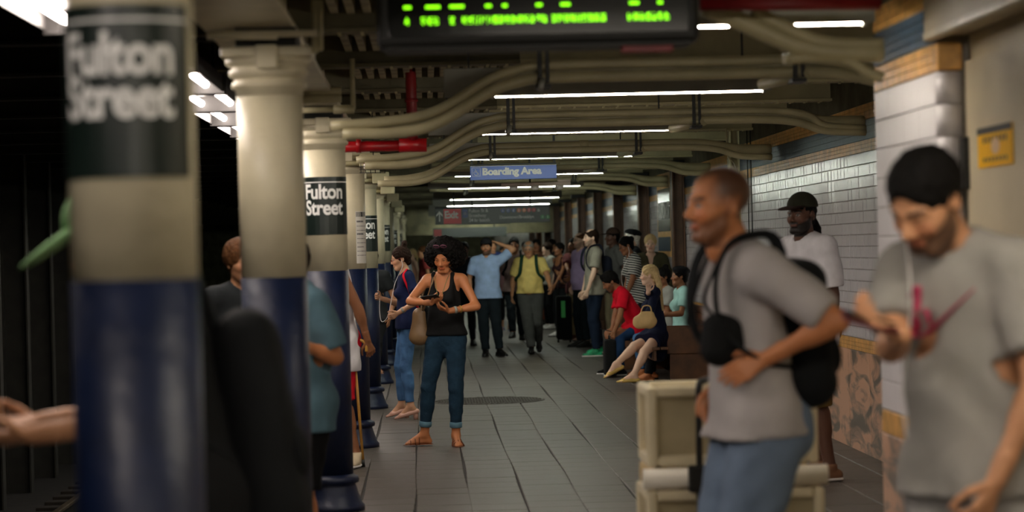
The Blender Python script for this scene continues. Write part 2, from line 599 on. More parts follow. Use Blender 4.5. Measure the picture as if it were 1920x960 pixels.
# cream steel post at the step in the wall
t = empty('wall_post', (WX - .03, 24.75, 0), 'cream painted steel post at the step in the tiled wall', 'post')
px0 = WX
mb = MB(); mb.box(px0 - .10, px0 - .085, 24.68, 24.9, 0, DECK); mb.box(px0 - .10, px0 + .0, 24.78, 24.795, 0, DECK); mb.box(px0 - .012, px0, 24.68, 24.9, 0, DECK); mb.build('flange', cream_pipe, t)
mb = MB(); mb.box(px0 - .15, px0 + .02, 24.62, 24.95, 0, .06, .006); mb.build('foot_plate', cream_pipe, t)
# thin cables on the wall beside the post
for k, (yy, zt) in enumerate(((24.0, 0), (23.75, 0))):
    mb = MB(); mb.tube([(WX - .012, yy, .9), (WX - .012, yy + .01, 1.6), (WX - .012, yy, DECK)], .006, 6)
    tag(mb.build('cable', blackm), 'thin black cable running down the tiles beside the cream post', 'cable', 'wall cables')
# mosaic name tablet on the far wall
t = empty('name_tablet', (WX2 - .01, 34.1, 2.0), 'black mosaic name tablet with a tan frame on the far tiled wall', 'name tablet')
mb = MB(); mb.box(WX2 - .02, WX2 + .005, 33.1, 35.1, 1.42, 2.6); mb.build('frame', tile_o, t)
mb = MB(); mb.box(WX2 - .028, WX2 - .015, 33.25, 34.95, 1.78, 2.38); mb.build('panel', mat('black_mosaic', (34, 44, 44), .2, var=.3, vs=40), t)
bm = text_mesh('FULTON ST', .33, .02, .003, 'CENTER')
bm_build(bm, 'lettering', white_t, t, Matrix.Translation((WX2 - .032, 34.1, 1.96)) @ Matrix.Rotation(-PI / 2, 4, 'Z'))
mb = MB()
for k in range(20):
    mb.box(WX2 - .03, WX2 - .018, 33.3 + k * .085, 33.35 + k * .085, 1.5, 1.7)
mb.build('mosaic_pattern', tile_b, t)
t2 = mb = MB(); mb.box(WX2 - .05, WX2 - .01, 32.1, 32.6, 1.0, 1.6, .01)
tag(mb.build('notice_panel', mat('white_notice', (205, 208, 215), .4, var=.05)), 'white notice panel on the tiled wall near the short haired woman', 'notice')

# near pillar (tiled room corner) at the right
PX = 1.98
mb = MB(); mb.box(PX + .012, PX + 1.35, 9.25, 10.5, -.3, DECK + .05); pw = mb.build('wall_near_pillar', grout); tag(pw, kind='structure')
tile_rows(pw, PX, 9.25, 10.5, 2.24, 2.345, .035, .05, tile_o, 'ochre_band')
tile_rows(pw, PX, 9.25, 10.5, 2.35, 2.49, .035, .05, tile_b, 'blue_band')
tile_rows(pw, PX, 9.25, 10.5, 2.495, 2.60, .035, .05, tile_o, 'ochre_band')
mb = MB(); mb.box(PX, PX + .02, 9.25, 10.5, 2.605, DECK + .05); mb.build('upper_plaster', plasterm, pw)
Hh = (2.237 - .86) / 11
for r in range(11):                                      # larger glazed blocks on the pillar
    y = 9.25
    for c in range(4):
        ln = .3125
        mb = MB(); mb.box(PX, PX + .014, y + .002, y + ln - .002, .86 + r * Hh + .002, .86 + (r + 1) * Hh - .002, .003)
        mb.build('tile', tile_w2, pw); y += ln
    mb = MB(); mb.lathe((PX + .052, 9.26, .86 + r * Hh + .002), [(.052, 0), (.052, Hh - .004)], 20)
    mb.build('corner_tile', tile_w2, pw)
mb = MB(); mb.box(PX, PX + .10, 9.2, 9.26, 2.24, 2.345, .01); mb.build('ochre_corner', tile_o, pw)
mb = MB(); mb.box(PX - .003, PX + .11, 9.2, 10.5, 0, .755, .004); mb.build('marble_slab', marblem, pw)
mb = MB(); mb.box(PX, PX + .105, 9.215, 10.5, .757, .855, .004); mb.build('ochre_band', tile_o, pw)
# beige steel door and casing
bge = mat('beige_steel_paint', (196, 182, 152), .5, var=.06, vs=3)
mb = MB(); mb.box(PX + .13, PX + .3, YN, 9.22, 0, DECK); tag(mb.build('wall_near_right', bge), kind='structure')
d1 = empty('door_1', (PX + .115, 8.9, 0), kind='structure')
mb = MB(); mb.box(PX + .10, PX + .13, 8.2, 9.17, 0, 2.27, .004); mb.build('door_leaf', bge, d1)
mb = MB(); mb.box(PX + .075, PX + .105, 9.13, 9.19, 1.78, 1.98, .006); mb.build('hinge', dkmet, d1)
mb = MB(); mb.box(PX + .075, PX + .105, 9.13, 9.19, .5, .7, .006); mb.build('hinge', dkmet, d1)
t = empty('shutter_box', (PX, 7, 2.36), 'beige steel roll shutter box above the door by the tiled pillar', 'shutter box')
mb = MB(); mb.box(PX - .04, PX + .128, 4.0, 9.24, 2.375, 2.695, .008); mb.build('casing', bge, t)
mb = MB(); mb.box(PX - .045, PX + .0, 4.0, 9.24, 2.355, 2.385, .006); mb.build('lower_lip', mat('beige_lip', (206, 194, 168), .4), t)
mb = MB(); mb.box(PX - .046, PX - .03, 7.5, 8.2, 2.56, 2.62); mb.build('slot', dkmet, t)
ys = mat('yellow_sign_enamel', (244, 184, 0), .6, var=.03, spec=.2)
t = empty('warning_sign', (PX + .1, 9.45 - .7, 1.9), 'yellow warning sign with a black top stripe on the beige door', 'sign')
A, B = pt(1840, 275, 9.0), pt(1906, 275, 9.0)


def depth_at(px, X):
    """depth where the photograph's column px meets the plane x = X at eye level"""
    d = cF + cR * ((px - 960) / FPX)
    return X * d.y / d.x


sx_ = PX + .098
ya, yb = depth_at(1840, sx_), depth_at(1905, sx_)
yc = (ya + yb) / 2
zt = pt(1872, 235, yc).z; zb = pt(1872, 312, yc).z
t.location = (sx_, yc, zb)
mb = MB(); mb.box(sx_ - .004, sx_, yb, ya, zb, zt, .001); mb.build('plate', ys, t)
mb = MB(); mb.box(sx_ - .006, sx_ - .004, yb, ya, zt - (zt - zb) * .17, zt); mb.build('stripe', blackm, t)
mb = MB()
for k, (q, hgt) in enumerate(((.60, .16), (.14, .10))):
    for c in range(7):
        yy = yb + (ya - yb) * (.14 + c * .105)
        mb.box(sx_ - .0055, sx_ - .004, yy, yy + (ya - yb) * .06, zb + (zt - zb) * q, zb + (zt - zb) * (q + hgt))
mb.build('worn_lettering', mat('faded_black', (120, 92, 20), .6), t)
mb = MB(); mb.lathe((0, 0, 0), [(.0, 0), (.03, 0.0005)], 12)
bm_ = mb.bm
bmesh.ops.transform(bm_, matrix=Matrix.Translation((sx_ - .0062, yb + (ya - yb) * .45, zb + (zt - zb) * .5)) @ Matrix.Rotation(-PI / 2, 4, 'Y') @ Matrix.Scale(2.2, 4, (0, 1, 0)), verts=bm_.verts)
mb.build('scuff', mat('pale_scuff', (225, 190, 150), .6), t)

# ------------------------------------------------------------------ columns
cols = [5.12, 9.8, 15.05, 19.85, 24.7, 29.3, 33.9, 38.5, 43.1, 47.7, 52.3, 56.9, 61.5]
CR = .134
labels = ['Fulton Street column nearest the camera, thick and blurred at the left edge',
          'unsigned cream and navy column with a moulded capital, second from the camera',
          'crisp cream and navy column whose sign reads Fulton Street in full',
          'column with a white paper notice taped to its right side',
          'column half hidden behind the white notice, its sign showing ton and eet',
          'plain unsigned column just behind the column whose sign shows ton',
          'slim distant column beside the bun haired woman, sign showing on and et']


def curved_plate(c, r, a0, a1, z0, z1, name, m, parent, th=.003, n=14):
    V, F = [], []
    for k in range(n + 1):
        a = a0 + (a1 - a0) * k / n
        for rr in (r, r + th):
            for z in (z0, z1):
                V.append((c[0] + rr * math.cos(a), c[1] + rr * math.sin(a), z))
    for k in range(n):
        i, j = 4 * k, 4 * k + 4
        F += [(i + 2, j + 2, j + 3, i + 3), (i, i + 1, j + 1, j), (i + 1, i + 3, j + 3, j + 1), (i, j, j + 2, i + 2)]
    F += [(0, 2, 3, 1), (4 * n, 4 * n + 1, 4 * n + 3, 4 * n + 2)]
    me = bpy.data.meshes.new(name); me.from_pydata(V, [], F)
    return link(name, me, m, parent)


def curved_text(c, r, ang, s, size, z, name, m, parent, cond=1.0):
    """lettering wrapped round a column; ang is the angle of the lettering's middle"""
    bm = text_mesh(s, size, .027, .0, 'CENTER', cond)
    xs = [v.co.x for v in bm.verts]
    x = min(xs) + .01
    while x < max(xs):
        bmesh.ops.bisect_plane(bm, geom=bm.verts[:] + bm.edges[:] + bm.faces[:], plane_co=(x, 0, 0), plane_no=(1, 0, 0))
        x += .012
    for v in bm.verts:
        a = ang + v.co.x / r
        v.co = (c[0] + r * math.cos(a), c[1] + r * math.sin(a), z + v.co.z)
    return bm_build(bm, name, m, parent)


for k, y in enumerate(cols):
    c = (COLX, y, 0)
    zb = (1.553, 1.505, 1.487, 1.46, 1.43, 1.45, 1.44)[k] if k < 7 else 1.46
    t = empty('platform_column', c, labels[k] if k < 7 else 'small cream and navy column in the far end of the platform row',
              'column', 'round columns along the platform edge' if k < 7 else 'far columns of the platform edge row', 'thing')
    MB().lathe(c, [(.20, 0), (.20, .03), (.185, .045), (.165, .10), (.15, .15), (.145, .165), (.165, .172), (.170, .19), (.165, .208), (.145, .215), (.136, .225)], 28).build('base', navy, t)
    MB().lathe(c, [(CR, .225), (CR, zb)], 36).build('lower_shaft', navy, t)
    MB().lathe(c, [(CR - .001, zb), (CR - .001, 2.235)], 36).build('upper_shaft', cream, t)
    cap = MB().lathe(c, [(CR, 2.235), (.136, 2.262), (.148, 2.266), (.154, 2.278), (.148, 2.292), (.139, 2.297), (.139, 2.304), (.150, 2.308), (.160, 2.322), (.162, 2.335), (.154, 2.347), (.150, 2.352), (.166, 2.358), (.176, 2.372), (.176, 2.386)], 30)
    cap.box(COLX - .18, COLX + .18, y - .18, y + .18, 2.384, 2.425, .008)
    cap.box(COLX - .04, COLX + .045, y - .195, y - .165, 2.335, 2.43, .006)
    cap.build('capital', cream, t)
    MB().box(COLX - .12, COLX + .12, y - .16, y + .16, 2.425, 2.50).build('bearing', dkmet, t)
    if k in (0, 2, 4, 6, 8, 10):
        mid = -PI / 2 - .12 if k == 0 else -PI / 2 - .02
        s0, s1 = {0: (1.764, 2.122), 2: (1.71, 2.067)}.get(k, (1.60 + .0, 1.965))
        hw = 1.28 if k == 0 else 1.42
        curved_plate(c, CR + .0005, mid - hw, mid + hw, s0, s1, 'name_sign', signblk, t)
        curved_plate(c, CR + .0025, mid - hw, mid + hw, s1 - .036, s1 - .030, 'sign_stripe', white_t, t, .002)
        sz = .122 if k == 0 else .125
        curved_text(c, CR + .0045, mid - (.0 if k else .0), 'Fulton', sz, s1 - (.143 if k == 0 else .133), 'lettering', white_t, t, .86)
        curved_text(c, CR + .0045, mid - (.0 if k else .0), 'Street', sz, s1 - .232, 'lettering', white_t, t, .86)
    if k == 3:
        n = curved_plate(c, CR + .001, -PI / 2 + .42, -PI / 2 + 1.28, 1.505, 1.93, 'paper_notice', mat('paper', (206, 204, 196), .7, var=.04), t)
        curved_plate(c, CR + .003, -PI / 2 + .44, -PI / 2 + 1.26, 1.885, 1.925, 'notice_heading', blackm, n, .001)
        for q in range(9):
            curved_plate(c, CR + .003, -PI / 2 + .48, -PI / 2 + (1.22 if q % 3 else 1.0), 1.84 - q * .034, 1.84 - q * .034 + (.014 if q in (0, 3) else .006), 'print_line', mat('grey_print', (90, 90, 92), .7), n, .001)
    if 2 < k < 9:
        j = MB(); j.box(COLX + .10, COLX + .27, y - .26, y - .12, 2.285, 2.40, .01); j.tube([(COLX - .3, y - .2, 2.32), (COLX + .12, y - .2, 2.32)], .02, 8)
        jb = j.build('junction_box', cream_pipe)
        tag(jb, 'cream conduit junction box beside a column capital', 'junction box', 'junction boxes at the capitals')

# pipe across above the second column
mb = MB(); mb.tube([pt(388, 66, 9.5), pt(470, 64, 9.5), pt(596, 62, 9.5)], .014, 10)
mb.tube([pt(388, 66, 9.5), pt(520, 66, 9.5)], .018, 10)
tag(mb.build('crossing_conduit', cream), 'thin cream conduit crossing just above the second column capital', 'conduit')
mb = MB(); mb.tube([pt(600, 95, 9.6), pt(600, 0, 9.6)], .012, 8); mb.tube([pt(590, 100, 9.6), pt(590, 0, 9.6)], .012, 8)
tag(mb.build('upright_conduit', cream_pipe), 'pair of slim upright conduits right of the second column capital', 'conduit')
# stubby horizontal pipes and bracket behind the second capital
mb = MB(); t_ = empty('branch_conduits', pt(610, 200, 13.4), 'short stacked cream conduits between the second and third capitals', 'conduit')
for (yy, r) in ((172, .022), (186, .026)):
    mb.tube([pt(560, yy, 13.5), pt(640, yy - 2, 13.5)], r, 12)
mb.tube([pt(560, 207, 13.2), pt(625, 205, 13.2)], .017, 10); mb.tube([pt(625, 205, 13.2), pt(664, 205, 13.2)], .024, 12)
mb.tube([pt(662, 205, 13.2), pt(660, 110, 13.2)], .014, 8)
mb.build('conduit', cream_pipe, t_)

# ------------------------------------------------------------------ conduit bundles sweeping down to the columns
bundle_lab = ['fat conduit bundle above the departure board, bending at the tiled pillar',
              'largest conduit bundle, dropping in a bend to the third column',
              'conduit bundle passing behind the red pipe and over the second light',
              'conduit bundle dropping to the column with the paper notice',
              'conduit bundle behind the blue Boarding Area sign',
              'conduit bundle straight across between the Boarding Area and Exit signs',
              'farthest conduit bundle, just in front of the Exit sign']


def bundle(k, y):
    t = empty('conduit_bundle', (1.2, y, 2.5), bundle_lab[min(k, 6)], 'conduit', 'conduit bundles across the ceiling')
    for q, (dy, dz, r) in enumerate(((0, 0, .046), (-.07, -.035, .030), (-.07, .03, .026))[:3 if k < 3 else 2]):
        lft = [(-.35 - .06 * q, y + dy, 2.235 + dz * .6), (-.10, y + dy, 2.25 + dz), (.10, y + dy, 2.30 + dz), (.34, y + dy, 2.44 + dz), (.50, y + dy, 2.495 + dz), (.7, y + dy, 2.515 + dz)]
        rt = [(1.6, y + dy, 2.515 + dz), (2.35, y + dy, 2.515 + dz), (2.62 + .06 * q, y + dy, 2.50 + dz - .01 * q), (2.9, y + dy + .03, 2.455 + dz - .03 * q), (3.2, y + dy + .08, 2.45 + dz - .04 * q)]
        if k > 3: lft = [(.1, y + dy, 2.53 + dz), (.7, y + dy, 2.515 + dz)]
        if k == 0:
            g_ = [((1322, 12), (1400, 45), (1490, 84), (1560, 97), (1655, 99)), ((1410, 20), (1470, 50), (1530, 76), (1590, 84), (1655, 83)), ((1470, 112), (1540, 106), (1590, 114), (1625, 135), (1655, 146))][q]
            lft = [tuple(pt(a_, b_, 8.9)) for a_, b_ in g_]; rt = []; r = (.036, .026, .020)[q]
        if k == 1:
            rt = [(1.5, y + dy, 2.515 + dz), (2.0, y + dy, 2.515 + dz), (2.2, y + dy, 2.51 + dz - .01 * q), (2.45, y + dy, 2.47 + dz - .03 * q), (2.7, y + dy, 2.44 + dz - .05 * q)]
        MB().tube(smooth_path(lft + rt, 5), r, 12).build('conduit', cream_pipe, t)
    for x in ((.62, 1.95) if k else ()):
        h = MB(); h.box(x - .012, x + .012, y - .11, y - .10, 2.45, 2.95); h.box(x + .03, x + .05, y - .11, y - .10, 2.45, 2.95)
        h.box(x - .02, x + .055, y - .13, y + .06, 2.425, 2.445); h.build('hanger', dkmet, t)
    if k:
        h = MB()
        h.tube([(.63, y - .13, 2.47), (.615, y - .16, 2.41)], .018, 8); h.build('spotlight', greym, t)
        h = MB()
        h.tube([(2.02, y - .1, 2.47), (1.82, y + .25, 2.44)], .03, 10); h.build('brace', cream_pipe, t)
        h = MB(); h.tube([(1.44, y, 2.515), (1.52, y, 2.515)], .055, 14); h.build('coupling', cream_pipe, t)


for k in range(7):
    bundle(k, 7.9 + 4.72 * k if k else 8.3)

# ------------------------------------------------------------------ platform light fixtures across the platform
fx = [(5.0, .3, 1.9), (.6, .3, 1.9), (-3.8, .3, 1.9), (-8.2, .3, 1.9), (9.35, .95, 1.72), (13.4, .41, 1.90), (17.8, .33, 1.86), (22.8, .35, 1.98), (27.9, .37, 2.08), (33.5, .35, 2.18), (41.0, .45, 2.30), (47.0, .46, 2.45), (54, .4, 2.4), (61, .4, 2.4), (69, .4, 2.4), (77, .4, 2.4), (86, .4, 2.4), (95, .4, 2.4), (104, .4, 2.4), (113, .4, 2.4)]
fl = ['light fixture cut off by the top right of the frame, beside the pillar', 'widest pinkish light fixture right under the departure board',
      'light fixture just above the row of the Boarding Area sign hangers', 'greenish light fixture directly above the Boarding Area sign',
      'greenish light fixture hidden behind the Boarding Area sign', 'greenish light fixture below the Boarding Area sign',
      'pale light fixture two rows above the Exit sign', 'pale light fixture touching the top of the Exit sign']
for k, (y, x0, x1) in enumerate(fx):
    t = empty('light_fixture', ((x0 + x1) / 2, y, 2.45), ('light fixture above and behind the camera' if k < 4 else fl[k - 4]) if k < 12 else 'tiny far platform light fixture beyond the Exit sign', 'light fixture', 'lights across the platform ceiling')
    h = MB(); h.box(x0 - .28, x1 + .05, y - .012, y + .17, 2.476, 2.60, .006); h.build('housing', greym, t)
    h = MB(); h.box(x0 - .28, x1 + .05, y - .03, y - .018, 2.4405, 2.60, .003); h.build('reflector', greym, t)
    m_ = tubem if k < 7 else tubeg
    n = 2
    for q in range(n):
        a, b = x0 + (x1 - x0) * q / n, x0 + (x1 - x0) * (q + 1) / n
        h = MB(); h.tube([(a + .004, y + .0, 2.452), (b - .004, y + .0, 2.452)], .0165, 10); h.build('tube', m_, t)
    h = MB()
    for x in (x0 - .14, x1 - .1):
        h.box(x - .006, x + .006, y + .05, y + .062, 2.6, 2.93)
    h.build('hanger', dkmet, t)
    h = MB(); h.box(x0 - .02, x0, y - .02, y + .02, 2.43, 2.48); h.box(x1, x1 + .02, y - .02, y + .02, 2.43, 2.48); h.build('socket', greym, t)

# twin-tube fixtures over the platform edge, running along the track
for k in list(range(16)) + [-2, -4, -6, -8]:
    y0 = 6.2 + k * 1.62 + (0 if k < 2 else .35)
    x = -1.22 + (.0 if k > 1 else -.03)
    t = empty('edge_light_fixture', (x, y0, 2.5), 'open white twin tube fixture along the track edge' if k > 4 or k < 0 else
              ('twin tube fixture in the very top left corner', 'twin tube fixture hidden behind the nearest column top', 'twin tube fixture emerging right of the nearest column', 'twin tube fixture ending at the second column', 'twin tube fixture just behind the second column')[k],
              'light fixture', 'lights along the track edge')
    h = MB()
    z = 2.47
    h.box(x - .17, x + .17, y0, y0 + 1.45, z + .075, z + .085)
    h.box(x - .172, x - .166, y0, y0 + 1.45, z + .0, z + .085); h.box(x + .166, x + .172, y0, y0 + 1.45, z + .0, z + .085)
    h.build('reflector', reflm, t)
    h = MB(); h.box(x - .18, x + .18, y0 + 1.45, y0 + 1.47, z - .012, z + .09); h.box(x - .18, x + .18, y0 - .02, y0, z - .012, z + .09); h.build('end_plate', reflm, t)
    for sx in (-.085, .085):
        h = MB(); h.tube([(x + sx, y0 + .03, z + .035), (x + sx, y0 + 1.42, z + .035)], .019, 10); h.build('tube', tubee, t)
    h = MB()
    for yy in (y0 + .1, y0 + 1.3):
        h.box(x - .01, x + .01, yy, yy + .02, z + .085, 3.0)
    h.build('hanger', dkmet, t)

# ------------------------------------------------------------------ red sprinkler pipes
t = empty('red_pipe', (-.1, 16.2, 2.3), 'bright red fire pipe with an upright riser right of the third column', 'pipe')
a = pt(640, 272, 16.2); b = pt(798, 272, 16.2)
MB().tube([(a.x - .3, 16.2, b.z), (b.x, 16.2, b.z)], .036, 16).build('run', red_p, t)
h = MB(); h.tube([pt(748, 272, 16.2), pt(800, 272, 16.2)], .046, 16); h.tube([pt(668, 272, 16.2), pt(677, 272, 16.2)], .052, 12); h.build('coupling', red_p, t)
v0, v1 = pt(774, 272, 16.2), pt(768, 80, 16.2)
MB().tube([v0, v1], .036, 16).build('riser', dkred, t)
h = MB()
for f_ in (.12, .42, .75): h.tube([v0.lerp(v1, f_), v0.lerp(v1, f_ + .03)], .044, 16)
h.build('collar', dkred, t)
a = pt(1312, 8, 8.6); b = pt(1650, 6, 8.6)
tag(MB().tube([a, b], .024, 12).build('sprinkler_pipe', dkred), 'dark red pipe at the top edge right of the departure board', 'pipe')
# wire cage with a small valve above the fourth column
t = empty('valve_cage', pt(700, 315, 19.2), 'wire cage around a small valve above the notice column', 'valve cage')
h = MB()
for q in range(6):
    p_ = pt(676 + q * 9, 300, 19.2); h.tube([p_, pt(677 + q * 9, 325, 19.2)], .003, 5)
for q in range(5):
    h.tube([pt(674, 300 + q * 6, 19.2), pt(722, 300 + q * 6, 19.2)], .003, 5)
h.tube([pt(700, 300, 19.2), pt(700, 300, 19.2) + Vector((0, 0, .85))], .004, 6)
h.build('wires', dkmet, t)
MB().tube([pt(682, 304, 19.25), pt(712, 303, 19.25)], .018, 10).build('valve', red_p, t)
MB().tube([pt(682, 312, 19.24), pt(710, 311, 19.24)], .02, 10).build('white_pipe', whitem, t)

# pole pipe near the wall and a slim conduit at the right ceiling end
mb = MB(); mb.tube(smooth_path([pt(1362, 240, 23.5), pt(1364, 290, 23.5), pt(1376, 305, 23.8), pt(1384, 330, 24.4)]), .008, 6)
tag(mb.build('slim_conduit', cream_pipe), 'slim conduit dropping from the ceiling beside the cream wall post', 'conduit')

# ------------------------------------------------------------------ departure board
BY = 8.5
bl, br = pt(706, 40, BY), pt(1312, 40, BY)
zb0 = pt(1005, 83, BY).z
t = empty('departure_board', ((bl.x + br.x) / 2, BY, zb0), 'black hanging departure board with green dot matrix rows', 'departure board')
h = MB(); h.box(bl.x, br.x, BY, BY + .22, zb0, zb0 + .42, .02); h.build('housing', mat('black_housing', (12, 14, 12), .6), t)
h = MB(); h.box(bl.x + .03, br.x - .03, BY + .0, BY + .2, zb0 - .012, zb0 + .002, .003); h.build('bottom_rail', dkmet, t)
h = MB(); h.box(bl.x + .04, br.x - .04, BY - .006, BY, zb0 + .035, zb0 + .39, .002); h.build('screen', mat('dark_screen', (8, 10, 8), .12, var=0), t)
h = MB(); h.box(pt(1165, 80, BY).x, pt(1262, 80, BY).x, BY - .0, BY + .05, zb0 - .035, zb0 - .012, .004); h.build('red_plate', dkred, t)
h = MB()
for x in (bl.x + .2, br.x - .2): h.tube([(x, BY + .11, zb0 + .42), (x, BY + .11, DECK)], .016, 8)
h.build('hanger', dkmet, t)
R = random.Random(5)
h = MB()
base2, base1 = pt(1010, 40, BY).z, pt(1010, 12, BY).z
dx_ = .0042
runs = [(757, 775), (790, 835), (843, 857), (867, 1030), (1035, 1142), (1177, 1267)]
for (p, q) in runs:
    x0, x1 = pt(p, 35, BY).x, pt(q, 35, BY).x
    nch = max(1, int((x1 - x0) / .0215))
    for c in range(nch):
        pat = [R.random() < .62 for _ in range(20)]
        for i in range(4):
            for j in range(5):
                if pat[i * 5 + j]:
                    xx = x0 + c * .0215 + i * dx_; zz = base2 + j * .0052
                    h.box(xx, xx + .0036, BY - .009, BY - .006, zz - .004, zz + .0004)
runs1 = [(757, 772), (798, 826), (843, 870), (910, 923), (942, 953), (1005, 1017), (1051, 1071), (1180, 1198), (1233, 1244)]
for (p, q) in runs1:
    x0, x1 = pt(p, 12, BY).x, pt(q, 12, BY).x
    n = max(2, int((x1 - x0) / dx_))
    for i in range(n):
        for j in range(2):
            h.box(x0 + i * dx_, x0 + i * dx_ + .0038, BY - .009, BY - .006, base1 + j * .0052, base1 + j * .0052 + .0044)
tag(h.build('led_rows', mat('green_led', (120, 220, 10), .5, var=0, emit=(130, 240, 8), es=.55), t), kind='stuff')

# ------------------------------------------------------------------ Boarding Area sign
SY = 25.0
a, b = pt(882, 338, SY), pt(1044, 335, SY)
top = pt(882, 312, SY).z
z0_ = a.z
bluem = mat('blue_sign_enamel', (52, 96, 196), .4, var=.04, vs=2)
t = empty('boarding_sign', ((a.x + b.x) / 2, SY, z0_), 'blue hanging sign reading Boarding Area with a wheelchair symbol', 'sign')
h = MB(); h.box(a.x, b.x, SY, SY + .05, z0_, top, .003); h.build('panel', bluem, t)
h = MB(); h.box(a.x, b.x, SY - .004, SY + .054, top, top + .022, .003); h.build('top_rail', blackm, t)
h = MB(); h.box(a.x, b.x, SY - .006, SY - .004, top - .004, top); h.build('white_line', white_t, t)
h = MB()
for x in (a.x + .02, b.x - .02): h.box(x - .012, x + .012, SY + .01, SY + .035, top + .02, DECK)
h.build('hanger', blackm, t)
H_ = top - z0_
bm = text_mesh('Boarding Area', H_ * .70, .045, .001, 'LEFT', 1.08)
bm_build(bm, 'lettering', white_t, t, Matrix.Translation((a.x + H_ * .86, SY - .003, z0_ + H_ * .36)))


def wheelchair(parent, cx, cz, s, y, m, frame=True):
    h = MB()
    if frame:
        for (x0, x1, q0, q1) in ((-.5, .5, .46, .5), (-.5, .5, -.5, -.46), (-.5, -.46, -.5, .5), (.46, .5, -.5, .5)):
            h.box(cx + x0 * s, cx + x1 * s, y - .003, y, cz + q0 * s, cz + q1 * s)
    h.tube([(cx + s * (-.03 + .24 * math.cos(q)), y - .002, cz + s * (-.12 + .24 * math.sin(q))) for q in [math.radians(v) for v in range(120, 341, 20)]], .035 * s, 6)
    h.tube([(cx - .05 * s, y - .002, cz + .2 * s), (cx - .03 * s, y - .002, cz - .06 * s), (cx + .16 * s, y - .002, cz - .06 * s), (cx + .25 * s, y - .002, cz - .27 * s), (cx + .33 * s, y - .002, cz - .27 * s)], .04 * s, 6)
    h.tube([(cx - .04 * s, y - .002, cz + .09 * s), (cx + .12 * s, y - .002, cz + .09 * s)], .03 * s, 6)
    h.lathe((cx - .06 * s, y - .002, cz + .27 * s), [(.01 * s, -.06 * s), (.06 * s, 0), (.01 * s, .06 * s)], 10)
    return h.build('wheelchair_symbol', m, parent)


wheelchair(t, a.x + H_ * .43, z0_ + H_ * .58, H_ * .62, SY, white_t)
# lamp bracket right under it
t = empty('lamp_bracket', pt(1000, 345, 26), 'pale bracket with three small round lamps under the Boarding Area sign', 'lamp bracket')
a2, b2 = pt(940, 348, 26), pt(1070, 342, 26)
palm_ = mat('pale_pink_steel', (206, 190, 178), .5)
h = MB(); h.box(a2.x, b2.x, 26, 26.08, a2.z - .01, a2.z + .025, .006); h.box(b2.x - .14, b2.x, 25.98, 26.1, a2.z + .025, a2.z + .05, .005); h.build('bar', palm_, t)
for q in (963, 1003, 1049):
    c_ = pt(q, 350, 26.03)
    MB().lathe((c_.x, 26.04, a2.z - .055), [(.02, 0), (.04, .012), (.045, .03), (.045, .045)], 16).build('lamp', whitem, t)
h = MB(); h.box(a2.x + .3, a2.x + .32, 26.03, 26.05, a2.z, DECK); h.build('hanger', dkmet, t)

# ------------------------------------------------------------------ Exit sign and the one beyond
EY = 38.0
a, b = pt(816, 419, EY), pt(1031, 416, EY)
z0_, z1_ = pt(920, 419, EY).z, pt(920, 389, EY).z
t = empty('exit_sign', ((a.x + b.x) / 2, EY, z0_), 'black hanging direction sign with a red Exit panel and up arrow', 'sign')
signk = mat('black_sign_face', (30, 44, 38), .4, var=.05)
h = MB(); h.box(a.x, b.x, EY, EY + .06, z0_, z1_, .003); h.build('panel', signk, t)
h = MB(); h.box(a.x, b.x, EY + .01, EY + .05, z1_, z1_ + .03); h.build('top_rail', blackm, t)
h = MB()
for x in (a.x + .3, b.x - .3): h.box(x - .012, x + .012, EY + .02, EY + .04, z1_, DECK)
h.build('hanger', dkmet, t)
mr = mat('red_sign_panel', (205, 22, 36), .4, var=.03)
e0, e1 = pt(832, 410, EY), pt(865, 410, EY)
h = MB(); h.box(e0.x, e1.x, EY - .004, EY, z0_ + .01, z1_ - .01); h.build('red_panel', mr, t)
HH = z1_ - z0_
bm_build(text_mesh('Exit', HH * .62, .03, .001, 'LEFT', .92), 'lettering', white_t, t, Matrix.Translation((e0.x + .01, EY - .006, z0_ + HH * .40)))
ac = pt(824, 405, EY)
h = MB(); h.box(ac.x - .008, ac.x + .008, EY - .003, EY, z0_ + HH * .2, z0_ + HH * .7); bm = h.bm
v_ = [bm.verts.new((ac.x + q[0], EY - .003, z0_ + HH * q[1])) for q in ((-.05, .5), (-.05, .6), (0, .85), (.05, .6), (.05, .5), (0, .7))]
bm.faces.new([v_[0], v_[1], v_[2], v_[5]]); bm.faces.new([v_[5], v_[2], v_[3], v_[4]])
h.build('arrow', white_t, t)
blu = mat('blue_sign_panel', (26, 58, 130), .4)
w0, w1_ = pt(867, 400, EY), pt(877, 400, EY)
h = MB(); h.box(w0.x, w1_.x, EY - .003, EY, z0_ + HH * .4, z1_ - .02); h.build('blue_panel', blu, t)
wheelchair(t, (w0.x + w1_.x) / 2, z0_ + HH * .68, .075, EY - .003, white_t, False)
lx = pt(879, 400, EY).x
for q, s_ in enumerate(('Fulton St &', 'Broadway', '24 hr booth')):
    bm_build(text_mesh(s_, HH * .29, .01, .001, 'LEFT', .95), 'lettering', white_t, t, Matrix.Translation((lx, EY - .005, z0_ + HH * (.72 - q * .29))))
bm_build(text_mesh('Downtown/Brooklyn', HH * .27, .01, .001, 'LEFT', .95), 'lettering', white_t, t, Matrix.Translation((pt(937, 408, EY).x, EY - .005, z0_ + HH * .28)))


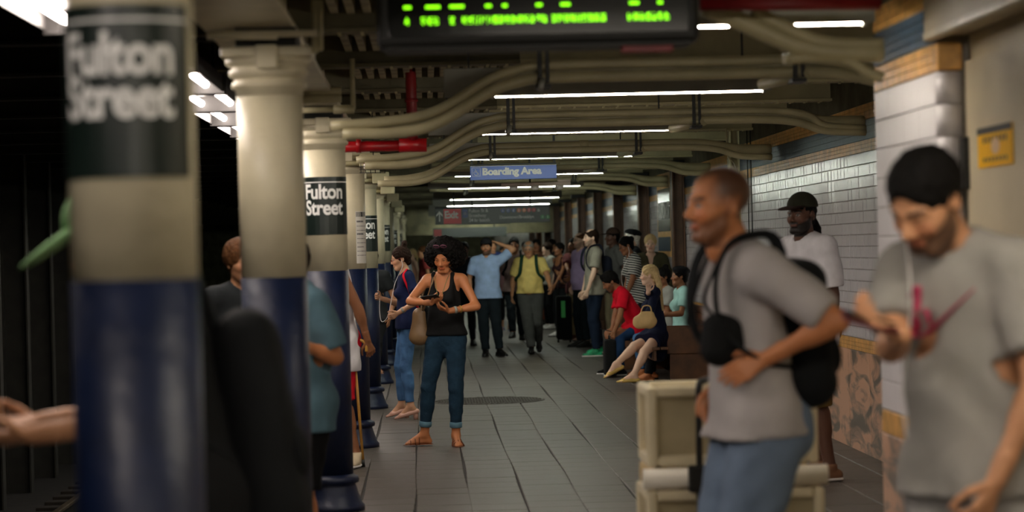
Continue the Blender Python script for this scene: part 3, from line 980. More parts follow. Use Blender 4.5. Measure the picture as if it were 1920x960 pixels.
def bullet(px_, zf, col, s_, tt, y, Hx):
    p = pt(px_, 400, y)
    h = MB(); h.lathe((0, 0, 0), [(.0315, 0), (.0315, .002)], 16)
    bmesh.ops.transform(h.bm, matrix=Matrix.Translation((p.x, y - .002, z0_ + Hx * zf)) @ Matrix.Rotation(PI / 2, 4, 'X'), verts=h.bm.verts)
    d = h.build('route_disc', mat('disc_%s' % (col,), col, .4, var=0), tt)
    bm_build(text_mesh(s_, .048, .015, .001, 'CENTER'), 'route_letter', white_t, d, Matrix.Translation((p.x, y - .006, z0_ + Hx * zf - .017)))


for px_, col, s_ in ((943, (26, 70, 160), 'A'), (953, (26, 70, 160), 'C'), (963, (26, 70, 160), 'E'), (973, (225, 110, 20), 'B'), (983, (225, 110, 20), 'D'), (992, (205, 30, 40), '2'), (1001, (205, 30, 40), '3')):
    bullet(px_, .78, col, s_, t, EY, HH)
bm_build(text_mesh('&', HH * .27, .01, .001, 'CENTER'), 'lettering', white_t, t, Matrix.Translation((pt(1010, 400, EY).x, EY - .005, z0_ + HH * .68)))
bullet(1017, .33, (0, 140, 60), '4', t, EY, HH); bullet(1027, .33, (0, 140, 60), '5', t, EY, HH)
# lower signs further on
F2 = 46.0
t = empty('service_sign', pt(905, 419, F2), 'small blue and white strip sign just below the Exit sign', 'sign')
a, b = pt(855, 422, F2), pt(958, 422, F2)
h = MB(); h.box(a.x, b.x, F2, F2 + .05, a.z, a.z + .12, .003); h.build('panel', signk, t)
for (p, q, m) in ((856, 866, mat('pale_blue_panel', (120, 160, 230), .4)), (868, 926, white_t), (928, 955, mat('pale_red_panel', (225, 150, 140), .4))):
    h = MB(); h.box(pt(p, 420, F2).x, pt(q, 420, F2).x, F2 - .004, F2, a.z + .03, a.z + .09); h.build('strip', m, t)
h = MB(); h.box(a.x + .3, a.x + .33, F2 + .01, F2 + .04, a.z + .12, DECK); h.build('hanger', dkmet, t)
F3 = 56.0
a, b = pt(812, 446, F3), pt(950, 446, F3)
t = empty('far_sign', (a.x, F3, a.z), 'dim dark sign with a red end hanging far down the platform', 'sign')
h = MB(); h.box(a.x, b.x, F3, F3 + .06, a.z, a.z + .22, .003); h.build('panel', signk, t)
h = MB(); h.box(a.x + .02, a.x + .2, F3 - .004, F3, a.z + .03, a.z + .19); h.build('red_panel', dkred, t)
h = MB(); h.box(b.x - .3, b.x - .27, F3 + .01, F3 + .04, a.z + .22, DECK); h.build('hanger', dkmet, t)

# ------------------------------------------------------------------ bench
t = empty('bench', (3.0, 27.3, 0), 'dark varnished wooden platform bench against the tiled wall', 'bench')
bx0, bx1, by0, by1 = 2.48, 3.38, 26.85, 31.0
h = MB(); h.box(2.70, bx1 - .04, by0 + .27, by0 + .33, .36, .68, .008); h.build('armrest_panel', wood, t)
h = MB(); h.box(2.73, bx1 - .04, by0 + .29, by0 + .33, 0, .36, .004); h.build('end_panel', wood, t)
for q in range(9):
    h = MB(); h.box(bx0 + .03 + q * .095, bx0 + .03 + q * .095 + .085, by0 + (.03 if q < 2 else .34), by1, .42, .45, .004); h.build('seat_slat', wood, t)
h = MB(); h.box(bx0 + .05, bx0 + .08, by0 + .09, by1, .30, .42); h.build('front_rail', wood, t)
for q in range(4):
    h = MB(); h.box(bx1 - .09, bx1 - .06, by0 + .03, by1, .50 + q * .09, .58 + q * .09, .004); h.build('back_slat', wood, t)
h = MB(); h.box(bx0 + .02, bx1 - .04, by1 - .03, by1 + .03, 0, .68, .008); h.build('far_panel', wood, t)

# ------------------------------------------------------------------ cream crates on the hand cart
crm = mat('cream_crate', (212, 200, 168), .55, var=.08, vs=6, bump=.2, bs=20)
CY = 9.3
a, b = pt(1211, 720, CY), pt(1532, 712, CY)


def crate(name, x0, x1, y0, y1, z0, z1, label):
    t = empty(name, ((x0 + x1) / 2, (y0 + y1) / 2, z0), label, 'crate', 'crates on the hand cart')
    h = MB(); h.box(x0 + .03, x1 - .03, y0 + .03, y1 - .03, z0 + .02, z1 - .02, .005); h.build('body', mat('cream_crate_panel', (176, 163, 130), .6, var=.1), t)
    r = .042
    h = MB()
    for x in (x0, x1 - r):
        for y in (y0, y1 - r):
            h.box(x, x + r, y, y + r, z0, z1, .012)
    h.build('corner_post', crm, t)
    h = MB()
    for z in (z0, z1 - r):
        for y in (y0, y1 - r):
            h.box(x0 + r, x1 - r, y + .002, y + r - .002, z, z + r, .010)
        for x in (x0, x1 - r):
            h.box(x + .002, x + r - .002, y0 + r, y1 - r, z, z + r, .010)
    h.build('rim', crm, t)
    return t


zt_ = pt(1370, 722, CY).z
crate('crate', a.x, b.x, CY, CY + .42, zt_ - .31, zt_, 'upper cream crate with a raised rim behind the walking man')
crate('crate', a.x - .01, b.x + .015, CY - .03, CY + .45, .16, zt_ - .40, 'lower cream crate on the hand cart below the white roll')
h = MB(); zz = zt_ - .355
h.tube([(a.x - .02, CY - .0, zz), (b.x + .03, CY - .0, zz)], .040, 20)
o = h.build('paper_roll', mat('white_roll', (222, 216, 200), .6, var=.04)); tag(o, 'long white roll strapped between the two cream crates', 'roll')
h = MB(); h.tube([(a.x, CY + .35, zz), (b.x, CY + .35, zz)], .040, 20)
o = h.build('paper_roll', mat('kraft_roll', (196, 170, 120), .6)); tag(o, 'second tan roll lying behind the white roll on the crates', 'roll')
t = empty('hand_cart', ((a.x + b.x) / 2, CY, 0), 'black folding hand cart carrying two cream crates', 'hand cart')
sx = pt(1307, 800, CY).x
h = MB(); h.tube(smooth_path([(sx - .005, CY - .06, .12), (sx, CY - .06, .9), (sx + .005, CY - .06, zt_ + .005), (sx + .03, CY - .02, zt_ + .02), (sx + .06, CY + .1, zt_ + .02)]), .013, 10); h.build('handle', blackm, t)
h = MB(); h.tube([(sx + .30, CY - .06, .12), (sx + .30, CY - .06, zt_ - .02)], .013, 10); h.build('handle_rail', blackm, t)
h = MB(); h.box(a.x, b.x, CY - .02, CY + .42, .13, .155, .004); h.build('platform', blackm, t)
for x in (a.x + .08, b.x - .08):
    for y in (CY + .03, CY + .38):
        h = MB(); h.tube([(x - .018, y, .065), (x + .018, y, .065)], .065, 18); h.build('wheel', blackm, t)
        h = MB(); h.box(x - .03, x - .02, y - .015, y + .015, .06, .135); h.box(x + .02, x + .03, y - .015, y + .015, .06, .135); h.build('fork', steelm, t)
h = MB(); h.box(sx - .045, sx + .05, CY - .075, CY - .045, zz - .05, zz + .055, .01); h.build('clamp', blackm, t)

# ------------------------------------------------------------------ figures: distance-field bodies meshed with surface nets
A3 = lambda v: np.array([v[0], v[1], v[2]], dtype=np.float64)
nrm = lambda v: v / max(1e-9, np.linalg.norm(v))
UPZ = np.array([0, 0, 1.])


def surface_nets(F, lo, h):
    """vertices and quads of the zero surface of F"""
    ins = F < 0
    nx, ny, nz = F.shape
    c = np.zeros((nx - 1, ny - 1, nz - 1), np.int8)
    for i in (0, 1):
        for j in (0, 1):
            for k in (0, 1):
                c += ins[i:nx - 1 + i, j:ny - 1 + j, k:nz - 1 + k]
    act = (c > 0) & (c < 8)
    idx = np.argwhere(act)
    if len(idx) == 0:
        return np.zeros((0, 3)), np.zeros((0, 4), int)
    lut = np.full(act.shape, -1, np.int64)
    lut[act] = np.arange(len(idx))
    pos = np.zeros((len(idx), 3)); cnt = np.zeros(len(idx))
    I, J, K = idx.T
    corners = [(i, j, k) for i in (0, 1) for j in (0, 1) for k in (0, 1)]
    for a in corners:
        for ax in range(3):
            if a[ax] == 0:
                b = list(a); b[ax] = 1
                fa = F[I + a[0], J + a[1], K + a[2]]; fb = F[I + b[0], J + b[1], K + b[2]]
                m = (fa < 0) != (fb < 0)
                t = np.where(m, fa / np.where(m, fa - fb, 1), 0)
                p = np.array(a, float)[None, :].repeat(len(I), 0)
                p[:, ax] += t
                pos[m] += p[m]; cnt[m] += 1
    pos = (idx + pos / cnt[:, None]) * h + lo
    quads = []
    for ax in range(3):
        u, v = [(1, 2), (2, 0), (0, 1)][ax]
        sl0 = [slice(None)] * 3; sl1 = [slice(None)] * 3
        sl0[ax] = slice(0, -1); sl1[ax] = slice(1, None)
        A, B = ins[tuple(sl0)], ins[tuple(sl1)]
        e = np.argwhere(A != B)
        e = e[(e[:, u] > 0) & (e[:, v] > 0) & (e[:, u] < F.shape[u] - 1) & (e[:, v] < F.shape[v] - 1)]
        if len(e) == 0: continue
        q = []
        for du, dv in ((1, 1), (0, 1), (0, 0), (1, 0)):
            f = e.copy(); f[:, u] -= du; f[:, v] -= dv
            q.append(lut[f[:, 0], f[:, 1], f[:, 2]])
        q = np.stack(q, 1)
        flip = ~A[e[:, 0], e[:, 1], e[:, 2]]
        q[flip] = q[flip][:, ::-1]
        quads.append(q)
    Q = np.concatenate(quads)
    return pos, Q[(Q >= 0).all(1)]


class Field:
    def __init__(s, lo, hi, h):
        s.lo = np.asarray(lo, float) - 2 * h
        s.h = h
        n = np.ceil((np.asarray(hi, float) + 2 * h - s.lo) / h).astype(int) + 1
        s.n = n
        s.F = np.full(n, 1.0)

    def _sub(s, lo, hi):
        a = np.clip(np.floor((lo - s.lo) / s.h).astype(int), 0, s.n)
        b = np.clip(np.ceil((hi - s.lo) / s.h).astype(int) + 1, 0, s.n)
        if (b <= a).any(): return None
        g = [s.lo[q] + s.h * np.arange(a[q], b[q]) for q in range(3)]
        return (slice(a[0], b[0]), slice(a[1], b[1]), slice(a[2], b[2])), g[0][:, None, None], g[1][None, :, None], g[2][None, None, :]

    def op(s, lo, hi, fn, k, mode):
        m = k + 3 * s.h
        r = s._sub(np.minimum(lo, hi) - m, np.maximum(lo, hi) + m)
        if r is None: return s
        sl, X, Y, Z = r
        d = fn(X, Y, Z)
        f = s.F[sl]
        if mode == 'add':
            hh = np.clip(.5 + .5 * (f - d) / max(k, 1e-6), 0, 1)
            s.F[sl] = f + (d - f) * hh - k * hh * (1 - hh)
        elif mode == 'sub':
            d = -d
            hh = np.clip(.5 - .5 * (f - d) / max(k, 1e-6), 0, 1)
            s.F[sl] = f + (d - f) * hh + k * hh * (1 - hh)
        return s

    def rc(s, a, b, ra, rb=None, n=None, flat=1., k=.02, mode='add'):
        """rounded cone from a to b; flattened by flat along n"""
        a, b = A3(a), A3(b)
        rb = ra if rb is None else rb
        d = b - a; L2 = max(1e-9, d @ d)
        R = max(ra, rb)

        def fn(X, Y, Z):
            qx, qy, qz = X - a[0], Y - a[1], Z - a[2]
            t = np.clip((qx * d[0] + qy * d[1] + qz * d[2]) / L2, 0, 1)
            qx, qy, qz = qx - t * d[0], qy - t * d[1], qz - t * d[2]
            r2 = qx * qx + qy * qy + qz * qz
            if n is not None:
                qn = qx * n[0] + qy * n[1] + qz * n[2]
                r2 = r2 + (1 / flat ** 2 - 1) * qn * qn
            return np.sqrt(r2) - (ra + (rb - ra) * t)
        return s.op(np.minimum(a, b) - R, np.maximum(a, b) + R, fn, k, mode)

    def el(s, c, ax, r, k=.02, mode='add'):
        """ellipsoid; ax rows are the axes"""
        c = A3(c); R = max(r)

        def fn(X, Y, Z):
            k0 = 0; k1 = 0
            for v, rr in zip(ax, r):
                q = (X - c[0]) * v[0] + (Y - c[1]) * v[1] + (Z - c[2]) * v[2]
                k0 = k0 + (q / rr) ** 2; k1 = k1 + (q / rr ** 2) ** 2
            k0 = np.sqrt(k0); k1 = np.sqrt(k1) + 1e-9
            return k0 * (k0 - 1) / k1
        return s.op(c - R, c + R, fn, k, mode)

    def cut(s, c, n, rad=None):
        """remove what lies beyond the plane through c with normal n (only within rad of c)"""
        c, n = A3(c), nrm(A3(n))
        if rad is None:
            sl = (slice(None),) * 3
            X, Y, Z = [s.lo[q] + s.h * np.arange(s.n[q]) for q in range(3)]
            X, Y, Z = X[:, None, None], Y[None, :, None], Z[None, None, :]
        else:
            r = s._sub(c - rad, c + rad)
            if r is None: return s
            sl, X, Y, Z = r
        d = (X - c[0]) * n[0] + (Y - c[1]) * n[1] + (Z - c[2]) * n[2]
        if rad is not None:
            dd = np.sqrt((X - c[0]) ** 2 + (Y - c[1]) ** 2 + (Z - c[2]) ** 2)
            d = np.where(dd < rad, d, -1)
        s.F[sl] = np.maximum(s.F[sl], d)
        return s

    def folds(s, amp, f=22., seed=0):
        X, Y, Z = [s.lo[q] + s.h * np.arange(s.n[q]) for q in range(3)]
        X, Y, Z = X[:, None, None], Y[None, :, None], Z[None, None, :]
        w = np.sin(f * Z + 3.0 * np.sin(f * .35 * X + seed) + 2.5 * np.sin(f * .3 * Y + 1.3 * seed)) * np.sin(f * .45 * X + .5 * f * Y + 2 * np.sin(f * .25 * Z + seed))
        near = np.abs(s.F) < .05
        s.F = np.where(near, s.F + amp * w, s.F)
        return s

    def mesh(s):
        return surface_nets(s.F, s.lo, s.h)


def np_mesh(name, parts, m, parent, paint=None, smooth=True):
    V = []; Q = []; n = 0
    for v, q in parts:
        if len(v): V.append(v); Q.append(q + n); n += len(v)
    if not V:
        V = [np.zeros((0, 3))]; Q = [np.zeros((0, 4), int)]
    V = np.concatenate(V); Q = np.concatenate(Q)
    me = bpy.data.meshes.new(name)
    me.vertices.add(len(V)); me.vertices.foreach_set('co', V.astype(np.float32).ravel())
    me.loops.add(len(Q) * 4); me.loops.foreach_set('vertex_index', Q.astype(np.int32).ravel())
    me.polygons.add(len(Q)); me.polygons.foreach_set('loop_start', np.arange(0, len(Q) * 4, 4, dtype=np.int32))
    me.polygons.foreach_set('use_smooth', np.ones(len(Q), bool))
    me.update(calc_edges=True); me.validate()
    if paint is not None:
        col = paint(V)
        at = me.color_attributes.new('Col', 'FLOAT_COLOR', 'POINT')
        at.data.foreach_set('color', np.concatenate([col, np.ones((len(V), 1))], 1).astype(np.float32).ravel())
    return link(name, me, m, parent)


def limb(a, t, l1, l2, hint):
    """two-bone chain from a to target t; returns middle joint and end"""
    a, t, hint = A3(a), A3(t), A3(hint)
    d = t - a; L = np.linalg.norm(d)
    Lc = min(L, (l1 + l2) * .995); Lc = max(Lc, abs(l1 - l2) * 1.05 + .01)
    u = d / max(L, 1e-6)
    x = (l1 * l1 - l2 * l2 + Lc * Lc) / (2 * Lc)
    y = math.sqrt(max(0, l1 * l1 - x * x))
    h = hint - u * (hint @ u); h = nrm(h)
    return a + u * x + h * y, a + u * Lc


def rot(v, ax, deg):
    a = math.radians(deg); ax = nrm(ax)
    return v * math.cos(a) + np.cross(ax, v) * math.sin(a) + ax * (ax @ v) * (1 - math.cos(a))


SKIN = dict(dark=(92, 62, 48), brown=(140, 92, 62), tan=(190, 138, 102), olive=(198, 152, 120), pale=(222, 184, 160), warm=(186, 120, 78))
HAIRC = dict(black=(12, 10, 9), dbrown=(38, 24, 16), brown=(84, 54, 30), blond=(206, 178, 130), grey=(150, 146, 138), white=(222, 220, 214), buzz=(36, 26, 22))


def hair_mat(c):
    return mat('hair_' + c, HAIRC[c], .7, var=.35 if c != 'blond' else .12, vs=60, bump=.5, bs=70, spec=.12)


def person(label, X, Y, face, H=1.72, lean=0, hipz=None, feet=None, toes=None, wr=None, elb=None, knee=None, head=(0, 0, 0), build=1.0,
           fem=False, skin='tan', hair=None, shirt=None, legs=None, shoes=None, cap=None, beard=None, belly=0, group=None, q=1.0, side=0, hips=None,
           hand_n=None, hoff=(0, 0, 0), bust=1.0, hsc=1.0, curl=(35, 35), hand_d=None, glasses=None, foot_pitch=(0, 0), skip_hands=False, z0=0.0, neckf=0.0, twist=0, wide=1.0):
    """one standing or sitting figure. face: heading in degrees (270 looks at the camera, 180 to the image left)"""
    s = H / 1.75
    f = np.array([math.cos(math.radians(face)), math.sin(math.radians(face)), 0.])
    r = np.cross(f, UPZ)
    root = empty('person', (X, Y, z0), label, 'person', group)
    P0 = np.array([X, Y, z0])
    Hz = hipz if hipz is not None else .93 * s
    Pc = P0 + UPZ * Hz
    if hips is not None: Pc = A3(hips)
    u = nrm(rot(rot(UPZ, np.cross(UPZ, f), lean), f, side))
    fT = rot(f, UPZ, twist); rT = np.cross(fT, UPZ)
    ft = nrm(fT - u * (fT @ u)); rt = np.cross(ft, u)
    N = Pc + u * (.545 * s)
    sw = (.165 if fem else .185) * s * wide
    S = [N - u * (.045 * s) - rt * sw, N - u * (.045 * s) + rt * sw]       # left, right
    hw = .088 * s
    HP = [Pc - r * hw, Pc + r * hw]
    # head
    fh = rot(nrm(fT * .85 + ft * .15), UPZ, head[0]); fh = nrm(fh)
    rh = nrm(np.cross(fh, UPZ))
    fh = rot(fh, rh, head[1]); uh = nrm(np.cross(rh, fh)); rh, uh = rot(rh, fh, head[2]), rot(uh, fh, head[2])
    hs = (s * 1.0 if not fem else s * .98) * hsc
    pv = N + u * .05 * s + ft * (.02 + neckf) * s
    Hc = pv + uh * .118 * hs + fh * .012 * hs
    Hc = Hc + A3(hoff)
    hp = lambda x, y, z: Hc + (rh * x + fh * y + uh * z) * hs
    # arms
    l1, l2 = .285 * s, .25 * s
    W = []; E = []
    for i in (0, 1):
        sg = -1 if i == 0 else 1
        t = wr[i] if wr and wr[i] is not None else S[i] - u * .50 * s + rt * sg * .06 * s + f * .04 * s
        e = elb[i] if elb and elb[i] is not None else (-f * .5 + rt * sg * .6 - UPZ * .3)
        m, w = limb(S[i], t, l1, l2, e)
        E.append(m); W.append(w)
    # legs
    th, sh = .43 * s, .42 * s
    A = []; K = []; T = []
    for i in (0, 1):
        sg = -1 if i == 0 else 1
        if feet and feet[i] is not None:
            fp = A3(feet[i])
        else:
            fp = P0 + r * sg * .11 * s
        an = toes[i] if toes and toes[i] is not None else face - sg * 12
        tv = np.array([math.cos(math.radians(an)), math.sin(math.radians(an)), 0.])
        ank = fp + UPZ * .085 * s
        kd = knee[i] if knee and knee[i] is not None else f
        m, a = limb(HP[i], ank, th, sh, kd)
        K.append(m); A.append(a); T.append(tv)
    bw = build
    vx = .0105 / min(q, .95 if Y > 15 else .8)
    pts = np.array([Pc, N, *S, *E, *W, *K, *A]); pts = np.vstack([pts, [a + t * .2 * s for a, t in zip(A, T)], [Hc + uh * .14]])

    def torso(F, g=0., hem=None):
        k = .05
        fl = .66
        F.rc(Pc - u * .01 * s, Pc + u * .07 * s, (.150 if fem else .140) * s * bw + g, (.142 if fem else .142) * s * bw + g, n=ft, flat=fl, k=k)
        F.rc(Pc + u * .10 * s, Pc + u * .24 * s, (.128 if fem else .138) * s * bw + g, (.122 if fem else .145) * s * bw + g, n=ft, flat=.68, k=k)
        F.rc(Pc + u * .26 * s, Pc + u * .42 * s, (.130 if fem else .152) * s * bw + g, (.132 if fem else .158) * s * bw + g, n=ft, flat=.62, k=k)
        F.rc(Pc - ft * .05 * s - rt * .07 * s, Pc - ft * .05 * s + rt * .07 * s, .085 * s * bw + g, k=k)
        if fem:
            for sg in (-1, 1):
                F.rc(Pc + u * .355 * s + rt * sg * .062 * s + ft * .075 * s, Pc + u * .34 * s + rt * sg * .066 * s + ft * .088 * s, .046 * s * bw * bust + g, k=.045)
        if belly:
            F.rc(Pc + u * .12 * s + ft * (.02 + .05 * belly) * s, Pc + u * .22 * s + ft * (.02 + .04 * belly) * s, (.115 + .02 * belly) * s + g, n=rt, flat=1.0, k=.06)

    def shoulders(F, g=0.):
        for i in (0, 1):
            F.rc(N - u * .02 * s, S[i] * .85 + N * .15 - u * .0 * s, .050 * s + g, .050 * s + g, k=.05)

    def arm(F, i, g=0., frac=1.0, g2=None, hand=True):
        """sleeve or arm down to frac (0..1 upper arm, 1..2 forearm)"""
        g2 = g if g2 is None else g2
        ab = ((bw - 1) * .6 + 1) * (.9 if fem else 1)
        fr = min(frac, 1.)
        ru0, ru1 = .050 * s * ab, .038 * s * ab
        F.rc(S[i], S[i] + (E[i] - S[i]) * fr, ru0 + g, ru0 + (ru1 - ru0) * fr + (g if frac > 1 else g2), k=.03)
        if frac > 1:
            fr = frac - 1
            rr0, rr1 = .036 * s * ab, .025 * s
            F.rc(E[i], E[i] + (W[i] - E[i]) * fr, rr0 + g, rr0 + (rr1 - rr0) * fr + g2, k=.015)
            if fr > .4: F.rc(E[i] + (W[i] - E[i]) * .18, E[i] + (W[i] - E[i]) * .35, .040 * s * ab + g, .036 * s * ab + g, k=.02)

    def leg(F, i, g=0., frac=2.0, g2=None, k=.03):
        g2 = g if g2 is None else g2
        lb = (bw - 1) * .7 + 1
        fr = min(frac, 1.)
        a0, a1 = .088 * s * lb, .056 * s * lb
        F.rc(HP[i] - u * .03 * s, HP[i] + (K[i] - HP[i]) * fr, a0 + g, a0 + (a1 - a0) * fr + (g if frac > 1 else g2), k=k)
        if frac > 1:
            fr = frac - 1
            c0, c1 = .054 * s * lb, .036 * s
            F.rc(K[i], K[i] + (A[i] - K[i]) * fr, c0 + g, c0 + (c1 - c0) * fr + g2, k=.02)
            d = nrm(A[i] - K[i]); kk = (K[i] - HP[i]); back = -nrm(np.cross(np.cross(d, nrm(f * .9 + kk)), d)) if np.linalg.norm(np.cross(d, nrm(f))) > .05 else -f
            back = -(f - d * (f @ d)); back = nrm(back)
            if fr > .35: F.rc(K[i] + d * .09 * s + back * .014 * s, K[i] + d * .19 * s + back * .012 * s, .050 * s * lb + g, .044 * s * lb + g, k=.03)

    skinc = np.array(lin(SKIN[skin]))
    # ---------------- body
    bl = []
    F = Field(pts.min(0) - .17, pts.max(0) + .17, vx * 1.3)
    torso(F); shoulders(F)
    for i in (0, 1):
        arm(F, i, 0, 2.0); leg(F, i)
    F.rc(N - u * .03 * s, Hc - uh * .05 * hs - fh * .012, .058 * s * (.9 if fem else 1.05), .050 * s * (.9 if fem else 1.1), k=.03)
    bare = shoes and shoes.get('kind') in ('sandal', 'flat', 'heel')
    for i in (0, 1):
        pi = foot_pitch[i]
        tv = T[i]; sv = np.cross(tv, UPZ); td = rot(tv, sv, pi); tu = np.cross(sv, td); tu = tu if tu[2] > 0 else -tu
        g0 = A[i] - tu * .085 * s
        if bare:
            F.rc(A[i], g0 - td * .035 * s + tu * .032 * s, .036 * s, .030 * s, k=.02)
            F.rc(A[i] + td * .01, g0 + td * .125 * s + tu * .024 * s, .036 * s, .024 * s, k=.02)
            F.rc(g0 - td * .03 * s + tu * .028 * s, g0 + td * .12 * s + tu * .02 * s, .028 * s, .036 * s, n=tu, flat=.6, k=.02)
            for q_ in range(5):
                w_ = (-.028 + q_ * .0145) * (1 if i == 1 else -1)
                F.rc(g0 + td * .125 * s + sv * w_ * s + tu * .016 * s, g0 + td * (.175 - .009 * abs(q_ - .8)) * s + sv * w_ * s * 1.1 + tu * .012 * s, .0105 * s, .0095 * s, k=.006)
        else:
            F.rc(A[i], g0 + td * .08 * s + tu * .04 * s, .034 * s, .03 * s, k=.02)
    bl.append(F.mesh())
    # ---------------- head
    hv = (.0052 if q >= 1 else .008) if q > .55 else .011
    F = Field(Hc - .17 * hs, Hc + .17 * hs, hv)
    F.rc(pv - uh * .02 * s, hp(0, -.012, -.05), .056 * s * (.88 if fem else 1.05), .050 * hs * (.9 if fem else 1.1), k=.02)
    F.el(hp(0, -.016, .038), (rh, fh, uh), (.075 * hs, .094 * hs, .082 * hs), k=.02)
    jw = .048 if fem else .058
    F.el(hp(0, .026, -.025), (rh, fh, uh), ((jw + .008) * hs, .066 * hs, .080 * hs), k=.03)
    F.rc(hp(-.018, .066, -.098), hp(.018, .066, -.098), .019 * hs, k=.025)
    for sg in (-1, 1):
        F.rc(hp(sg * jw * .8, .012, -.066), hp(sg * .028, .06, -.096), .019 * hs, .017 * hs, k=.025)
        F.rc(hp(sg * .014, .078 if fem else .081, .017), hp(sg * .046, .064 if fem else .066, .016), (.009 if fem else .012) * hs, (.008 if fem else .010) * hs, k=.014)
        F.rc(hp(sg * .042, .062, -.028), hp(sg * .05, .045, -.02), .018 * hs, k=.02)
        F.el(hp(sg * .031, .096, -.002), (rh, fh, uh), (.018 * hs, .016 * hs, .011 * hs), k=.012, mode='sub')
        F.el(hp(sg * .031, .0745, -.001), (rh, fh, uh), (.0125 * hs, .0125 * hs, .0125 * hs), k=.003)
        F.el(hp(sg * .0775, -.012, -.008), (rh, fh, uh), (.009 * hs, .019 * hs, .031 * hs), k=.008)
        F.el(hp(sg * .083, -.008, -.004), (rh, fh, uh), (.006 * hs, .010 * hs, .017 * hs), k=.004, mode='sub')
    F.rc(hp(0, .084 if fem else .086, .004), hp(0, .103 if fem else .108, -.028), (.007 if fem else .0085) * hs, (.0105 if fem else .0125) * hs, k=.012)
    for sg in (-1, 1): F.rc(hp(sg * .010, .096, -.034), hp(sg * .012, .094, -.036), .0085 * hs, k=.006)
    F.rc(hp(-.020, .084, -.057), hp(.020, .084, -.057), .0065 * hs, k=.006)
    F.rc(hp(-.016, .085, -.068), hp(.016, .085, -.068), (.0088 if fem else .0078) * hs, k=.006)
    F.rc(hp(-.022, .098, -.062), hp(.022, .098, -.062), .003 * hs, k=.004, mode='sub')
    bl.append(F.mesh())
    # ---------------- hands
    if not skip_hands and q > .5:
        hvx = .0036 if q >= 1 else .0046
        for i in (0, 1):
            d = nrm(A3(hand_d[i])) if hand_d and hand_d[i] is not None else nrm(W[i] - E[i])
            n = A3(hand_n[i]) if hand_n and hand_n[i] is not None else (rt if i == 0 else -rt)
            n = nrm(n - d * (n @ d))
            tm = np.cross(d, n) if i == 1 else np.cross(n, d)
            w = W[i]; c = curl[i]; sc_ = s * (.93 if fem else 1.0)
            F = Field(w - .2 * sc_, w + .2 * sc_, hvx)
            F.rc(E[i] + (w - E[i]) * .75, w, .029 * s, .025 * s, k=.012)
            kn = [w + d * (.088 - .004 * abs(j - 1)) * sc_ + tm * o_ * sc_ for j, o_ in enumerate((.029, .010, -.009, -.027))]
            for kk in kn: F.rc(w + (kk - w) * .15, kk, .0165 * sc_, .0115 * sc_, n=n, flat=.85, k=.010)
            for kk, L_ in zip(kn, (.072, .082, .075, .058)):
                p = kk; a_ = c * .8
                for ph, rr in ((.45, .0092), (.31, .0082), (.24, .0074)):
                    dd = d * math.cos(math.radians(a_)) + n * math.sin(math.radians(a_))
                    p2 = p + dd * L_ * ph * sc_
                    F.rc(p, p2, rr * sc_, (rr - .0008) * sc_, k=.003)
                    p = p2; a_ += c
            p = w + d * .022 * sc_ + tm * .022 * sc_
            for dd, L_, rr in ((d * .65 + tm * .65 + n * .35, .046, .0125), (d * .85 + tm * .25 + n * .45, .032, .0098), (d * .95 - tm * .05 + n * .4, .026, .0085)):
                p2 = p + nrm(dd) * L_ * sc_
                F.rc(p, p2, rr * sc_, rr * .88 * sc_, k=.004); p = p2
            bl.append(F.mesh())
    elif not skip_hands:
        for i in (0, 1):
            d = nrm(W[i] - E[i]); n = rt if i == 0 else -rt; n = nrm(n - d * (n @ d)); tm = np.cross(d, n) if i == 1 else np.cross(n, d)
            F = Field(W[i] - .2, W[i] + .2, .0065)
            F.rc(W[i] - d * .02, W[i] + d * .085 * s, .024 * s, .034 * s, n=n, flat=.5, k=.01)
            for o_ in (.028, .01, -.009, -.027):
                F.rc(W[i] + d * .085 * s + tm * o_ * s, W[i] + d * .15 * s + tm * o_ * s + n * .03 * s, .009 * s, .0075 * s, k=.002)
            F.rc(W[i] + d * .02 + tm * .022 * s, W[i] + d * .075 * s + tm * .05 * s + n * .02, .011 * s, .009 * s, k=.006)
            bl.append(F.mesh())

    lipc = skinc * np.array([.85, .55, .55]); hairc = np.array(lin(HAIRC[(hair or {}).get('c', 'black')]))
    browc = hairc * .8 + .003

    def paint(V):
        c = np.tile(skinc, (len(V), 1))
        R_ = V - Hc
        x, y, z = R_ @ rh / hs, R_ @ fh / hs, R_ @ uh / hs
        near = (np.abs(x) < .12) & (np.abs(y) < .15) & (np.abs(z) < .16)

        def put(m, col, w=1.): c[m] = c[m] * (1 - w) + np.array(col) * w
        fr = near & (y > .03)
        rosy = fr & (((np.abs(x) - .04) ** 2 + (z + .03) ** 2) < .022 ** 2)
        put(rosy, skinc * np.array([1.08, .88, .85]), .6)
        put(fr & (np.abs(x) < .024) & (np.abs(z + .0625) < .011) & (y > .075), lipc)
        for sg in (-1, 1):
            put(fr & (np.abs(x - sg * .033) < .021) & (np.abs(z - (.0235 - .10 * np.abs(np.abs(x) - .03))) < (.0026 if fem else .0042)), browc)
            ex, ez = x - sg * .031, z + .001
            eye = fr & ((ex / .0135) ** 2 + (ez / .0058) ** 2 < 1) & (y > .06)
            if head[1] > -22:
                put(eye, (.34, .32, .30)); put(eye & (ex ** 2 + ez ** 2 < .0058 ** 2), (.02, .012, .01))
            put(fr & ((ex / .0165) ** 2 + ((ez - .0075) / .003) ** 2 < 1) & (y > .06), browc * .8, .75)
